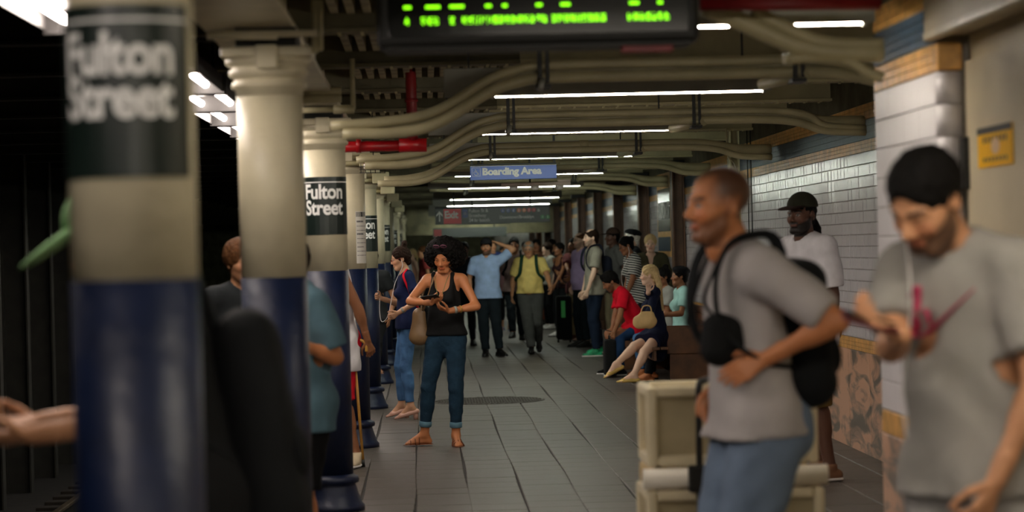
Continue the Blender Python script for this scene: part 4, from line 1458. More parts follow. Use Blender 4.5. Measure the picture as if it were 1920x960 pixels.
        if beard:
            w = {'stubble': .62, 'short': .8, 'full': .95}[beard]
            sb = lambda t, w_: np.clip(t / w_ * .5 + .5, 0, 1)
            bw_ = sb(-.014 - .52 * y - z, .008) * sb(y + .004 + .35 * np.minimum(0, z + .06), .008) * (z > -.135) * near
            bw_ = bw_ * ~((np.abs(x) < .024) & (np.abs(z + .0625) < .009) & (y > .07)) * sb(np.maximum(np.abs(x) - .036, -.052 - z), .006)
            c[:] = c * (1 - (bw_ * w)[:, None]) + hairc * (bw_ * w)[:, None]
            put(fr & (np.abs(x) < .030) & (np.abs(z + .049) < .006) & (y > .07), hairc, w)
        if hair and hair.get('kind') == 'buzz':
            m = near & (((z > .082) & (y < .078)) | ((z > .012) & (y < .040)) | ((z > -.055) & (y < -.038)))
            ss = lambda t, w_: np.clip(t / w_ * .5 + .5, 0, 1)
            wt = np.maximum.reduce([ss(z - .078, .02) * ss(.080 - y, .02), ss(z - .006, .03) * ss(.044 - y, .03), ss(z + .055, .02) * ss(-.036 - y, .02)]) * near * .88
            c[:] = c * (1 - wt[:, None]) + hairc * wt[:, None]
        return c

    body = np_mesh('body', bl, skin_mat(), root, paint)

    out = dict(root=root, N=N, S=S, E=E, W=W, HP=HP, K=K, A=A, Pc=Pc, u=u, f=ft, r=rt, Hc=Hc, hp=hp, rh=rh, fh=fh, uh=uh, s=s, bw=bw)
    seed = X * 7 + Y

    # ---------------- hair
    if hair and hair.get('kind') not in ('buzz', 'none', None):
        kd = hair['kind']
        hx = (.0045 if kd == 'afro' else .0065) if q >= 1 else .009
        F = Field(hp(-.3, -.3, -.5) if False else Hc - (.42 if kd == 'long' else .26) * hs, Hc + (.28) * hs, hx)
        g = hair.get('g', .012)
        if kd == 'afro':
            RR = random.Random(4)
            F.el(hp(0, -.045, .03), (rh, fh, uh), (.148 * hs, .125 * hs, .118 * hs), k=.01)
            F.rc(hp(-.115, -.03, -.02), hp(-.115, -.05, -.06), .058 * hs, .05 * hs, k=.03)
            F.rc(hp(.115, -.03, -.02), hp(.115, -.05, -.06), .06 * hs, .055 * hs, k=.03)
            for q_ in range(1100):
                v = nrm(np.array([RR.gauss(0, 1), RR.gauss(0, 1) - .35, RR.gauss(0, 1) + .1]))
                rad = RR.uniform(.93, 1.10)
                c_ = hp(v[0] * .160 * rad, -.045 + v[1] * .132 * rad, .014 + v[2] * .124 * rad - .02 * abs(v[0]))
                F.el(c_, (rh, fh, uh), (RR.uniform(.006, .011),) * 3, k=.003)
            F.el(hp(0, .12, -.035), (rh, fh, uh), (.070 * hs, .092 * hs, .105 * hs), k=.006, mode='sub')
            F.el(hp(0, .06, -.13), (rh, fh, uh), (.075 * hs, .10 * hs, .08 * hs), k=.01, mode='sub')
        else:
            F.el(hp(0, -.018, .040), (rh, fh, uh), ((.075 + g) * hs, (.094 + g) * hs, (.082 + g) * hs), k=.01)
            F.rc(hp(0, -.06, .0), hp(0, -.066, -.045), (.058 + g * .5) * hs, (.045) * hs, k=.02)
            if kd in ('quiff',): F.rc(hp(-.02, .055, .105), hp(.03, .05, .11), .026 * hs, k=.02)
            F.folds(.0035, 120, seed)
            # hairline: clear the face, ears and neck
            F.el(hp(0, .115, -.03), (rh, fh, uh), (.072 * hs, (.082 if kd != 'long' else .078) * hs, (.105 if not hair.get('low') else .09) * hs), k=.004, mode='sub')
            F.el(hp(0, .03, -.085), (rh, fh, uh), (.12 * hs, .058 * hs, .075 * hs), k=.004, mode='sub')
            if hair.get('bald'): F.el(hp(0, .03, .125), (rh, fh, uh), (.058 * hs, .085 * hs, .055 * hs), k=.01, mode='sub')
            if kd == 'bun':
                b = hair.get('at', (0, -.09, .11)); rb_ = hair.get('r', .034)
                F.rc(hp(b[0], b[1] * .85, b[2] * .8), hp(*b), .03 * hs, rb_ * hs, k=.012)
                for q_ in range(10):
                    a_ = q_ * .63
                    F.el(hp(b[0] + rb_ * .8 * math.cos(a_), b[1] + rb_ * .5 * math.sin(2 * a_), b[2] + rb_ * .7 * math.sin(a_)), (rh, fh, uh), (.014 * hs,) * 3, k=.006)
            if kd == 'long':
                L_ = hair.get('L', .3)
                bk = nrm(-fh * 1.0 - uh * .0)
                for o_ in np.linspace(-.055, .055, 6):
                    p0 = hp(o_, -.085, .02); p1 = hp(o_ * 1.25, -.115, -.12); p2 = p1 - UPZ * (L_ - .05 + .02 * math.sin(o_ * 90)) - ft * .035
                    F.rc(p0, p1, .036 * hs, .033 * hs, k=.015); F.rc(p1, p2, .033 * hs, .014 * hs, k=.012)
                F.folds(.0018, 140, 2)
            if kd == 'ponytail':
                p0 = hp(0, -.10, .03); p1 = hp(0, -.135, -.04); p2 = p1 - UPZ * hair.get('L', .14)
                F.rc(p0, p1, .024, .026, k=.012); F.rc(p1, p2, .026, .008, k=.012)
            if kd == 'dreads':
                for o_ in np.linspace(-.035, .035, 5):
                    p0 = hp(o_ * .7, -.095, -.02); p1 = hp(o_ * 1.2, -.13, -.09); p2 = p1 - UPZ * (.10 + .02 * math.cos(o_ * 80)) - fh * .01
                    F.rc(p0, p1, .013, .011, k=.005); F.rc(p1, p2, .011, .008, k=.005)
        np_mesh('hair', [F.mesh()], hair_mat(hair['c']), root)
    # ---------------- cap
    if cap:
        m_ = cloth('cap_' + cap['name'], cap['c'])
        F = Field(hp(0, 0, .06) - .22, hp(0, 0, .06) + .22, .0065)
        kd = cap.get('kind', 'ball')
        if kd == 'ball':
            F.el(hp(0, -.015, .048), (rh, fh, uh), (.092 * hs, .108 * hs, .095 * hs), k=.01)
            F.cut(hp(0, 0, .045), -uh)
            c1 = F.mesh()
            np_mesh('cap', [c1], m_, root)
            F = Field(hp(0, .12, .04) - .14, hp(0, .12, .04) + .14, .005)
            bl_ = cap.get('brim', .085)
            F.el(hp(0, .085, .050), (rh, nrm(fh - uh * .12), nrm(uh + fh * .12)), (.078 * hs, (bl_ + .03) * hs, cap.get('th', .0075)), k=.003)
            F.el(hp(0, -.03, .045), (rh, fh, uh), (.085 * hs, .10 * hs, .05 * hs), k=.002, mode='sub')
            np_mesh('cap_brim', [F.mesh()], cloth('brim_' + cap['name'], cap.get('c2', cap['c'])), root)
        else:   # beret / flat soft cap
            F.el(hp(0, -.03, .075), (rh, nrm(fh + uh * .18), nrm(uh - fh * .18)), (.100 * hs, .118 * hs, .055 * hs), k=.01)
            F.el(hp(0, -.02, .045), (rh, fh, uh), (.086 * hs, .100 * hs, .062 * hs), k=.01)
            F.el(hp(0, .115, -.03), (rh, fh, uh), (.075 * hs, .07 * hs, .10 * hs), k=.004, mode='sub')
            F.cut(hp(0, 0, .01), -uh)
            np_mesh('cap', [F.mesh()], m_, root)
    if glasses:
        m_ = mat('glasses_' + glasses, {'black': (14, 14, 14), 'red': (120, 30, 34), 'wire': (120, 110, 90)}[glasses], .3)
        h = MB()
        for sg in (-1, 1):
            ring = [Vector(hp(sg * .032 + .021 * math.cos(a), .1005, -.003 + .015 * math.sin(a))) for a in np.linspace(0, 2 * PI, 15)]
            h.tube(ring, .0016 if glasses != 'black' else .0024, 5)
            h.tube([Vector(hp(sg * .053, .098, .002)), Vector(hp(sg * .077, .06, .003)), Vector(hp(sg * .082, -.01, .006))], .0018, 5)
        h.tube([Vector(hp(-.011, .102, .0)), Vector(hp(.011, .102, .0))], .0018, 5)
        h.build('glasses', m_, root)

    # ---------------- lower garment
    def shoe_frame(i):
        tv = T[i]; sv = np.cross(tv, UPZ); td = rot(tv, sv, foot_pitch[i]); tu = np.cross(sv, td); tu = tu if tu[2] > 0 else -tu
        return td, sv, tu, A[i] - tu * .085 * s

    if legs:
        kd = legs.get('kind', 'trousers'); g = legs.get('g', .010); fr = legs.get('to', 1.95)
        if fr > 1: fr_ = fr
        m_ = legs['m']
        lp = np.array([Pc, Pc + u * .2, *HP, *K, *A])
        F = Field(lp.min(0) - .17, lp.max(0) + .17, vx * .95)
        k = .05
        F.rc(Pc - u * .01 * s, Pc + u * .07 * s, (.150 if fem else .140) * s * bw + g, .142 * s * bw + g, n=ft, flat=.66, k=k)
        F.rc(Pc + u * .07 * s, Pc + u * .2 * s, .140 * s * bw + g, .132 * s * bw + g, n=ft, flat=.68, k=k)
        F.rc(Pc - ft * .05 * s - rt * .07 * s, Pc - ft * .05 * s + rt * .07 * s, .085 * s * bw + g, k=k)
        for i in (0, 1):
            leg(F, i, g, fr + (.12 if fr < 1.9 else .02), legs.get('g2', g), k=.02)
        if kd == 'skirt':
            for t_ in np.linspace(0, fr, 5):
                a_ = HP[0] + (K[0] - HP[0]) * t_; b_ = HP[1] + (K[1] - HP[1]) * t_
                F.rc(a_, b_, .085 * s + g, k=.03)
        amp = legs.get('fold', .0045)
        F.folds(amp, legs.get('ff', 34), seed)
        F.cut(Pc + u * legs.get('waist', .12) * s, u)
        for i in (0, 1):
            if fr <= 1: c_ = HP[i] + (K[i] - HP[i]) * fr; d_ = K[i] - HP[i]
            else: c_ = K[i] + (A[i] - K[i]) * (fr - 1); d_ = A[i] - K[i]
            F.cut(c_, d_, .135 * s)
        np_mesh(legs.get('name', 'trousers'), [F.mesh()], m_, root)
        if legs.get('cuff'):
            for i in (0, 1):
                c_ = K[i] + (A[i] - K[i]) * (fr - 1); d_ = nrm(A[i] - K[i])
                h = MB(); h.tube([Vector(c_ - d_ * .045), Vector(c_ - d_ * .04), Vector(c_ - d_ * .004), Vector(c_ + d_ * .002)], [.04 * s + g, .046 * s + g, .046 * s + g, .04 * s + g], 18); h.build('cuff', legs['cuff'], root)
    # ---------------- upper garment
    if shirt:
        kd = shirt.get('kind', 'tee'); g = shirt.get('g', .014); m_ = shirt['m']
        up = np.array([Pc - u * .15, N, *S, *E] + ([*W] if shirt.get('sleeve', .6) > 1 else []) + ([*K] if kd == 'dress' else []))
        F = Field(up.min(0) - .2, up.max(0) + .2, vx * .95)
        torso(F, g)
        hem = shirt.get('hem', -.02)
        lg_ = (legs or {}).get('g', 0)
        fl = shirt.get('flare', .012)
        if hem < .1:
            F.rc(Pc + u * .16 * s, Pc + u * (hem - .12) * s, (.137 * s * bw + g), (.150 * s * bw + max(g, lg_) + fl + .008), n=ft, flat=.76, k=.05)
            for i in (0, 1): F.rc(HP[i], HP[i] + (K[i] - HP[i]) * .35, .088 * s * ((bw - 1) * .7 + 1) + max(g, lg_) + .012, .084 * s * ((bw - 1) * .7 + 1) + max(g, lg_) + fl + .006, k=.03)
        if kd == 'dress':
            for t_ in np.linspace(0, .62, 4):
                F.rc(HP[0] + (K[0] - HP[0]) * t_, HP[1] + (K[1] - HP[1]) * t_, .09 * s + g, k=.03)
        if kd != 'tank':
            shoulders(F, g)
            sl = shirt.get('sleeve', .6)
            for i in (0, 1):
                arm(F, i, g, sl + .08, shirt.get('gs', g + .008 if sl < 1 else g))
        else:
            for i, sg in ((0, -1), (1, 1)):
                a_ = N + rt * sg * .085 * s - u * .015 * s
                F.rc(a_ + ft * .10 * s - u * .17 * s, a_ + ft * .035 * s + u * .02 * s, .020 * s, .018 * s, k=.02)
                F.rc(a_ + ft * .035 * s + u * .02 * s, a_ - ft * .08 * s - u * .12 * s, .018 * s, .022 * s, k=.02)
        F.folds(shirt.get('fold', .0055), shirt.get('ff', 26), seed + 2)
        if kd != 'tank':
            for i in (0, 1):
                if sl <= 1: c_ = S[i] + (E[i] - S[i]) * sl; d_ = E[i] - S[i]
                else: c_ = E[i] + (W[i] - E[i]) * (sl - 1); d_ = W[i] - E[i]
                F.cut(c_, d_, (.11 if sl <= 1 else .055) * s)
        nk = shirt.get('neck', .060)
        F.rc(N + ft * .035 * s + u * .035 * s, N + ft * .05 * s + u * .3, nk * s, nk * s, k=.008, mode='sub')
        if shirt.get('vneck'): F.rc(N + ft * .11 * s - u * shirt['vneck'] * s, N + ft * .06 * s + u * .03, .02, .05 * s, k=.008, mode='sub')
        if kd == 'tank':
            F.rc(N + ft * .09 * s - u * .075 * s, N + u * .25 + ft * .05, .07 * s, .07 * s, k=.02, mode='sub')
            for i, sg in ((0, -1), (1, 1)):
                F.rc(S[i] + rt * sg * .01 + ft * .02 - u * .06 * s, S[i] + rt * sg * .01 + u * .3, .062 * s, .075 * s, k=.01, mode='sub')
        if kd != 'dress': F.cut(Pc + u * hem * s, -u)
        else:
            for i in (0, 1): F.cut(HP[i] + (K[i] - HP[i]) * shirt.get('to', .62), K[i] - HP[i], .3)
        np_mesh(shirt.get('name', 'shirt'), [F.mesh()], m_, root)
        if shirt.get('collar'):
            h = MB()
            for sg in (-1, 1):
                h.tube([Vector(N - ft * .045 * s + u * .055 * s), Vector(N + rt * sg * .055 * s + u * .055 * s), Vector(N + rt * sg * .05 * s + ft * .06 * s + u * .03 * s), Vector(N + rt * sg * .018 * s + ft * .105 * s - u * .02 * s)], [.014, .017, .02, .01], 8, flat=.5)
            h.build('collar', m_, root)
    # ---------------- shoes
    if shoes:
        kd = shoes['kind']
        for i in (0, 1):
            td, sv, tu, g0 = shoe_frame(i)
            F = Field(g0 - .30 * s, g0 + .30 * s, .0065 if q >= .8 else .009)
            if kd in ('sneaker', 'shoe'):
                F.rc(g0 - td * .045 * s + tu * .035 * s, g0 + td * .10 * s + tu * .03 * s, .040 * s, .046 * s, n=tu, flat=.9, k=.02)
                F.rc(g0 + td * .10 * s + tu * .028 * s, g0 + td * .175 * s + tu * .022 * s, .046 * s, .032 * s, n=tu, flat=.8, k=.02)
                F.rc(A[i] - tu * .0 * s, g0 + td * .07 * s + tu * .05 * s, .045 * s, .036 * s, k=.02)
                F.cut(g0 + tu * .014, -tu); F.cut(A[i] + tu * .02, tu)
                o = np_mesh('shoe', [F.mesh()], shoes['m'], root)
                F = Field(g0 - .28 * s, g0 + .28 * s, .0065)
                F.rc(g0 - td * .045 * s + tu * .01, g0 + td * .10 * s + tu * .01, .043 * s, .050 * s, n=tu, flat=.5, k=.01)
                F.rc(g0 + td * .10 * s + tu * .01, g0 + td * .18 * s + tu * .01, .050 * s, .034 * s, n=tu, flat=.5, k=.01)
                F.cut(g0 + tu * .001, -tu); F.cut(g0 + tu * .020, tu)
                np_mesh('sole', [F.mesh()], shoes.get('sole', blackm), o)
            elif kd == 'sandal':
                F.rc(g0 - td * .04 * s, g0 + td * .12 * s, .038 * s, .046 * s, n=tu, flat=.35, k=.01)
                F.rc(g0 + td * .12 * s, g0 + td * .155 * s, .046 * s, .038 * s, n=tu, flat=.35, k=.01)
                F.cut(g0 + tu * .001, -tu); F.cut(g0 + tu * .011, tu)
                o = np_mesh('sandal', [F.mesh()], shoes['m'], root)
                h = MB()
                for a_, w_, hh in ((.125, .050, .040), (.085, .046, .060), (.05, .044, .078)):
                    h.tube([Vector(g0 + td * a_ * s + sv * w_ * s * math.cos(t_) + tu * (hh * s * math.sin(t_) + .004)) for t_ in np.linspace(0, PI, 10)], .0045, 6)
                h.tube([Vector(A[i] + nrm(td) * .038 * s * math.cos(t_) * 1.1 + sv * .034 * s * math.sin(t_) - tu * .005) for t_ in np.linspace(0, 2 * PI, 16)], .0045, 6)
                h.tube([Vector(g0 + td * .13 * s + tu * .046 * s), Vector(g0 + td * .05 * s + tu * .085 * s), Vector(A[i] + td * .042 * s)], .005, 6)
                h.build('strap', shoes['m'], o)
            elif kd in ('flat', 'heel'):
                up_ = .0
                F.rc(g0 - td * .037 * s + tu * .026 * s, g0 + td * .11 * s + tu * .02 * s, .040 * s, .046 * s, n=tu, flat=.75, k=.01)
                F.rc(g0 + td * .11 * s + tu * .018 * s, g0 + td * .18 * s + tu * .012 * s, .042 * s, .022 * s, n=tu, flat=.65, k=.01)
                F.rc(A[i] + tu * .05, g0 + td * .085 * s + tu * .045 * s, .05 * s, .032 * s, k=.006, mode='sub')
                F.cut(g0 + tu * .002, -tu)
                o = np_mesh('shoe', [F.mesh()], shoes['m'], root)
                if kd == 'heel':
                    h = MB(); c_ = g0 - td * .03 * s
                    h.tube([Vector(c_ + tu * .02), Vector(c_ - UPZ * (c_[2] - z0 - .0))], [.026, .022], 10); h.build('heel', shoes['m'], o)
    return out


def thing_tube(name, pts, r, m, label, cat, parent=None, flat=None):
    return tag(MB().tube([Vector(p) for p in pts], r, 8, flat).build(name, m, parent), label, cat)


def backpack(p, m, label, w=.15, h_=.40, d=.10, strap_m=None, zo=0.):
    """backpack on a figure's back, two straps over the shoulders"""
    N, u, f, r, s, Pc, bw = p['N'], p['u'], p['f'], p['r'], p['s'], p['Pc'], p['bw']
    c = N - u * (.27 - zo) * s - f * (.14 * bw + d * .3) * s
    t = empty('backpack', Vector(c), label, 'backpack')
    F = Field(c - .38, c + .38, .010)
    for sg in (-1, 1):
        F.rc(c + r * sg * (w - .08) - u * (h_ / 2 - .08), c + r * sg * (w - .08) + u * (h_ / 2 - .09), .085, .078, k=.05)
    F.rc(c - u * (h_ / 2 - .1), c + u * (h_ / 2 - .1), .105, .09, k=.05)
    F.folds(.003, 30, 1)
    np_mesh('pack', [F.mesh()], m, t)
    F = Field(c - .3, c + .3, .009)
    F.rc(c - f * .085 - u * .09 - r * .05, c - f * .085 - u * .09 + r * .05, .07, n=f, flat=.5, k=.02)
    np_mesh('pocket', [F.mesh()], m, t)
    for sg in (-1, 1):
        a = N + r * sg * .10 * s
        pts_ = smooth_path([Vector(c + u * .13 + r * sg * .06 + f * .05), Vector(a + u * .040 * s - f * .085 * s), Vector(a + u * .066 * s - f * .01 * s), Vector(a + u * .035 * s + f * .08 * s + r * sg * .01),
                            Vector(a - u * .08 * s + f * (.098 * bw + .036) * s + r * sg * .02), Vector(a - u * .22 * s + f * (.092 * bw + .036) * s + r * sg * .045), Vector(a - u * .32 * s + f * .03 * s + r * sg * (.085 * bw + .02)), Vector(c - u * .12 + r * sg * .09 + f * .03)], 4)
        MB().tube(pts_, .024, 8, flat=.35).build('strap', strap_m or m, t)
    return t


def phone(c, d, n, label, col=None):
    """slab phone centred at c, long axis d, screen normal n"""
    d, n = nrm(A3(d)), A3(n); n = nrm(n - d * (n @ d)); w = np.cross(d, n)
    t = empty('phone', Vector(c), label, 'phone')
    Mx = Matrix([[w[0], d[0], n[0]], [w[1], d[1], n[1]], [w[2], d[2], n[2]]]).to_4x4(); Mx.translation = Vector(c)
    h = MB(); h.box(-.036, .036, -.072, .072, -.004, .004, .003); bmesh.ops.transform(h.bm, matrix=Mx, verts=h.bm.verts); h.build('case', col or blackm, t)
    h = MB(); h.box(-.032, .032, -.064, .064, .004, .0048); bmesh.ops.transform(h.bm, matrix=Mx, verts=h.bm.verts); h.build('screen', glassd, t)
    return t

# ------------------------------------------------------------------ the people
def V3(px, py, Y):
    v = pt(px, py, Y)
    return np.array([v.x, v.y, v.z])


def fl(px, Y):
    """floor point under the photograph's column px at depth Y"""
    v = pt(px, 700, Y)
    return np.array([v.x, Y, 0.])


jean_d = cloth('dark_denim', (28, 52, 70), .18, .4, 30)
jean_m = cloth('faded_denim', (74, 112, 156), .25, .4, 24)
black_k = cloth('black_knit', (20, 21, 22), .1, .3)
tan_l = mat('tan_leather', (112, 62, 34), .5, var=.15)

# woman in the black tank top, in focus
FYw = 19.75
w = person('woman with big curly black hair, black tank top and blue jeans, reading a phone', fl(838, FYw)[0], FYw, 250, H=1.655, fem=True, build=1.0, bust=.9, hoff=(.02, 0, .0), hsc=1.09, skin='warm',
           feet=[fl(852, 19.70), fl(793, 19.80)], toes=[278, 186], head=(2, -26, 0), hair=dict(kind='afro', c='black'),
           wr=[V3(843, 583, 19.50), V3(808, 568, 19.48)], elb=[(.9, -.1, -.5), (-.9, -.1, -.5)], hand_d=[(-1, -.2, .35), (.75, -.3, .3)], hand_n=[(-.2, .3, 1), (.3, .2, .9)], curl=(30, 34),
           knee=[(0, -1, 0), (-.5, -1, 0)], shirt=dict(kind='tank', m=black_k, g=.007, hem=.02, fold=.002, flare=.0, name='tank_top'),
           legs=dict(m=jean_d, g=.008, to=1.82, fold=.0035, ff=55, cuff=cloth('denim_cuff', (96, 132, 150)), name='jeans', waist=.10), shoes=dict(kind='sandal', m=tan_l), side=0, q=1.25)
phone(V3(806, 557, 19.42), (.85, -.35, .12), (-.1, .4, .9), 'dark phone in the hands of the tank top woman')
h = MB()
for sg in (-1, 1):
    h.tube([Vector(w['hp'](sg * .03 - .015 + .024 * math.cos(a), .085 + .012 * math.sin(a), .132 + .018 * math.sin(a))) for a in np.linspace(0, 2 * PI, 15)], .004, 6)
h.build('sunglasses', mat('glossy_plum_plastic', (120, 70, 92), .15), w['root'])
h = MB()
for sg in (-1, 1):
    h.lathe(tuple(w['hp'](sg * .03 - .015, .092, .132)), [(.0, -.004), (.02, 0), (.0, .004)], 14)
h.build('sunglass_lens', mat('plum_lens', (70, 30, 50), .05), w['root'])
h = MB(); Nn, uu, ff, rr = w['N'], w['u'], w['f'], w['r']
h.tube(smooth_path([Vector(Nn - rr * .06 + uu * .03), Vector(Nn - rr * .05 + ff * .085 - uu * .04), Vector(Nn + ff * .135 - uu * .20), Vector(Nn + rr * .05 + ff * .085 - uu * .04), Vector(Nn + rr * .06 + uu * .03)]), .0022, 5)
h.lathe(tuple(Nn + ff * .15 - uu * .215), [(.0, -.016), (.017, 0), (.0, .016)], 12)
h.build('necklace', mat('green_gold', (90, 120, 70), .3, metal=.5), w['root'])
# watch
h = MB(); c_ = w['W'][0] + (w['E'][0] - w['W'][0]) * .16; d_ = nrm(w['E'][0] - w['W'][0])
h.tube([Vector(c_), Vector(c_ + d_ * .022)], .0305, 14); h.build('watch', greym, w['root'])
h = MB(); h.tube([Vector(c_ + d_ * .05), Vector(c_ + d_ * .06)], .0315, 14); h.build('bracelet', mat('gold_metal', (200, 170, 90), .3, metal=.8), w['root'])
# her shoulder bag
bagm = mat('taupe_leather', (122, 96, 66), .4, var=.12, vs=8)
bc = V3(786, 613, 19.78)
t = empty('shoulder_bag', Vector(bc), 'taupe leather shoulder bag hanging at the side of the tank top woman', 'bag')
F = Field(bc - .25, bc + .25, .007)
F.rc(bc - UPZ * .07, bc + UPZ * .10, .078, .055, n=np.array([.3, 1, 0]) / 1.044, flat=.6, k=.02); F.rc(bc - UPZ * .08 - np.array([.03, 0, 0]), bc - UPZ * .08 + np.array([.03, 0, 0]), .055, n=np.array([.3, 1, 0]) / 1.044, flat=.8, k=.03)
F.folds(.003, 40, 1); np_mesh('bag_body', [F.mesh()], bagm, t)
sp = w['S'][1]
MB().tube(smooth_path([Vector(bc + UPZ * .12 + np.array([.02, .02, 0])), Vector(sp + np.array([-.03, .06, -.1])), Vector(sp * .55 + w['N'] * .45 + UPZ * .05), Vector(sp * .75 + w['N'] * .25 + np.array([.0, -.085, -.06])), Vector(bc + UPZ * .12 + np.array([.03, -.02, 0]))]), .010, 8, flat=.5).build('strap', bagm, t)

# woman in navy with the bun, profile to the left
Y2 = 23.0
navyc = cloth('navy_cotton', (20, 30, 64), .12)
w2_ = person('woman with a brown bun and navy top, holding white earphones beside the columns', fl(766, Y2)[0], Y2, 188, H=1.585, hipz=.885, fem=True, build=.93, bust=.75, skin='olive',
             feet=[fl(769, 22.9) + UPZ * .042, fl(752, 23.15) + UPZ * .042], toes=[182, 190], head=(-2, -12, 0), hair=dict(kind='bun', c='dbrown', at=(0, -.080, .150), r=.031), glasses='red',
             wr=[V3(748, 586, 22.75), V3(716, 560, 23.05)], elb=[(.7, -.5, -.6), (.3, .5, -.9)], hand_n=[(0, .8, .3), (0, -.8, .2)], curl=(38, 40),
             shirt=dict(m=navyc, g=.014, hem=-.03, sleeve=.62, flare=.01, neck=.066, name='navy_top'), legs=dict(m=jean_m, g=.007, to=1.88, name='jeans'), shoes=dict(kind='heel', m=mat('pink_leather', (206, 160, 142), .4)), foot_pitch=(-14, -14), q=1.1)
h = MB(); hp_ = w2_['hp']
h.tube(smooth_path([Vector(hp_(-.085, 0, -.02)), Vector(hp_(-.08, .01, -.09)), Vector(w2_['N'] + w2_['f'] * .12 - UPZ * .1 - w2_['r'] * .06), Vector(V3(728, 590, 22.8)), Vector(V3(716, 603, 22.9)), Vector(V3(712, 585, 22.95)), Vector(V3(712, 560, 22.98))]), .0028, 5)
h.build('earphones', whitem, w2_['root'])
h = MB(); c_ = w2_['W'][0] + (w2_['E'][0] - w2_['W'][0]) * .14; d_ = nrm(w2_['E'][0] - w2_['W'][0]); h.tube([Vector(c_), Vector(c_ + d_ * .02)], .029, 14); h.build('watch', greym, w2_['root'])
t = empty('crossbody_bag', Vector(w2_['Pc']), 'black crossbody bag with a red strap on the navy top woman', 'bag')
MB().tube(smooth_path([Vector(w2_['S'][0] * .5 + w2_['N'] * .5 + UPZ * .066), Vector(w2_['S'][0] * .8 + w2_['N'] * .2 - w2_['r'] * .06 + w2_['f'] * .05 + UPZ * .02), Vector(w2_['Pc'] + UPZ * .38 - w2_['r'] * .215 + w2_['f'] * .02), Vector(w2_['Pc'] + UPZ * .22 - w2_['r'] * .19 - w2_['f'] * .05), Vector(w2_['Pc'] + UPZ * .12 - w2_['r'] * .15 - w2_['f'] * .13)]), .011, 8, flat=.4).build('strap', cloth('red_strap', (190, 20, 40)), t)
F = Field(w2_['Pc'] - .3, w2_['Pc'] + .3, .009); c_ = w2_['Pc'] + UPZ * .08 - w2_['f'] * .19; F.rc(c_ - UPZ * .05, c_ + UPZ * .04, .075, .06, n=w2_['f'], flat=.5); np_mesh('bag_body', [F.mesh()], blackc, t)

# man in the light blue polo
Y3 = 35.9
p3 = person('bearded man in a light blue polo and dark cap, raising one hand to his head', fl(918, Y3)[0], Y3, 262, H=1.73, skin='tan', build=1.06,
            feet=[fl(938, Y3 - .1), fl(912, Y3)], toes=[300, 262], head=(0, 2, 0), beard='short', hair=dict(kind='short', c='dbrown'), cap=dict(name='dark', c=(30, 32, 36), brim=.05),
            wr=[V3(934, 456, 35.95), None], elb=[(1, .1, .3), None], curl=(45, 35), shirt=dict(m=cloth('light_blue_polo', (156, 182, 222)), g=.022, hem=-.06, sleeve=.72, collar=1, gs=.03), legs=dict(m=cloth('dark_trousers', (22, 30, 36)), g=.022), shoes=dict(kind='shoe', m=mat('black_leather', (18, 18, 18), .3)), q=.75)
# man in the yellow polo walking towards us
Y4 = 36.4
p4 = person('older man in a yellow polo and grey trousers walking towards the camera', fl(998, Y4)[0], Y4, 262, H=1.70, skin='tan', build=1.12, belly=.8, hipz=.89,
            feet=[fl(1012, Y4 + .25) + UPZ * .10, fl(998, Y4 - .15)], toes=[268, 262], foot_pitch=(-30, 5), head=(-4, -10, 0), glasses='wire', hair=dict(kind='short', c='grey', g=.006, bald=1),
            wr=[V3(1034, 545, 36.0), V3(958, 565, 36.6)], elb=[(.8, .6, -.2), (-.8, .5, -.2)], shirt=dict(m=cloth('yellow_polo', (236, 212, 128)), g=.020, hem=.02, sleeve=.75, collar=1, gs=.032), legs=dict(m=cloth('grey_trousers', (72, 74, 72)), g=.028, waist=.16), shoes=dict(kind='shoe', m=mat('black_leather', (18, 18, 18), .3)), q=.75)
backpack(p4, blackc, 'dark backpack on the older man in the yellow polo', strap_m=cloth('green_strap', (28, 60, 44)))

# behind them
p5 = person('man in a dim grey shirt half hidden behind the yellow polo man', fl(970, 41)[0], 41, 265, H=1.76, skin='brown', feet=[fl(980, 41.2), fl(964, 40.6)], hair=dict(kind='short', c='black'), wide=1.05,
            shirt=dict(m=cloth('greyish_pink_shirt', (126, 104, 100)), g=.024, sleeve=.7, hem=-.08), legs=dict(m=cloth('dark_trousers', (22, 30, 36)), g=.02), shoes=dict(kind='shoe', m=blackm), q=.5)
backpack(p5, blackc, 'black backpack on the man behind the yellow polo man')
person('person in a long mauve shirt and sandals between the blue and yellow polos', fl(950, 47)[0], 47, 280, H=1.66, skin='tan', build=.95, feet=[fl(958, 47), fl(944, 47)], hair=dict(kind='short', c='dbrown'), fem=True,
       shirt=dict(m=cloth('mauve_shirt', (150, 112, 116)), sleeve=1.3, g=.02, hem=-.12), legs=dict(m=cloth('dark_leggings', (24, 24, 28)), to=1.7), shoes=dict(kind='sandal', m=mat('blue_sandal', (40, 90, 160), .5)), q=.5)
person('dark haired person in a brown top beyond the yellow polo man', fl(1012, 50)[0], 50, 260, H=1.74, skin='brown', hair=dict(kind='short', c='black', g=.02), shirt=dict(m=cloth('brown_top', (84, 56, 42)), g=.02), legs=dict(m=cloth('rust_trousers', (100, 56, 40)), g=.02), shoes=dict(kind='shoe', m=blackm), q=.5)

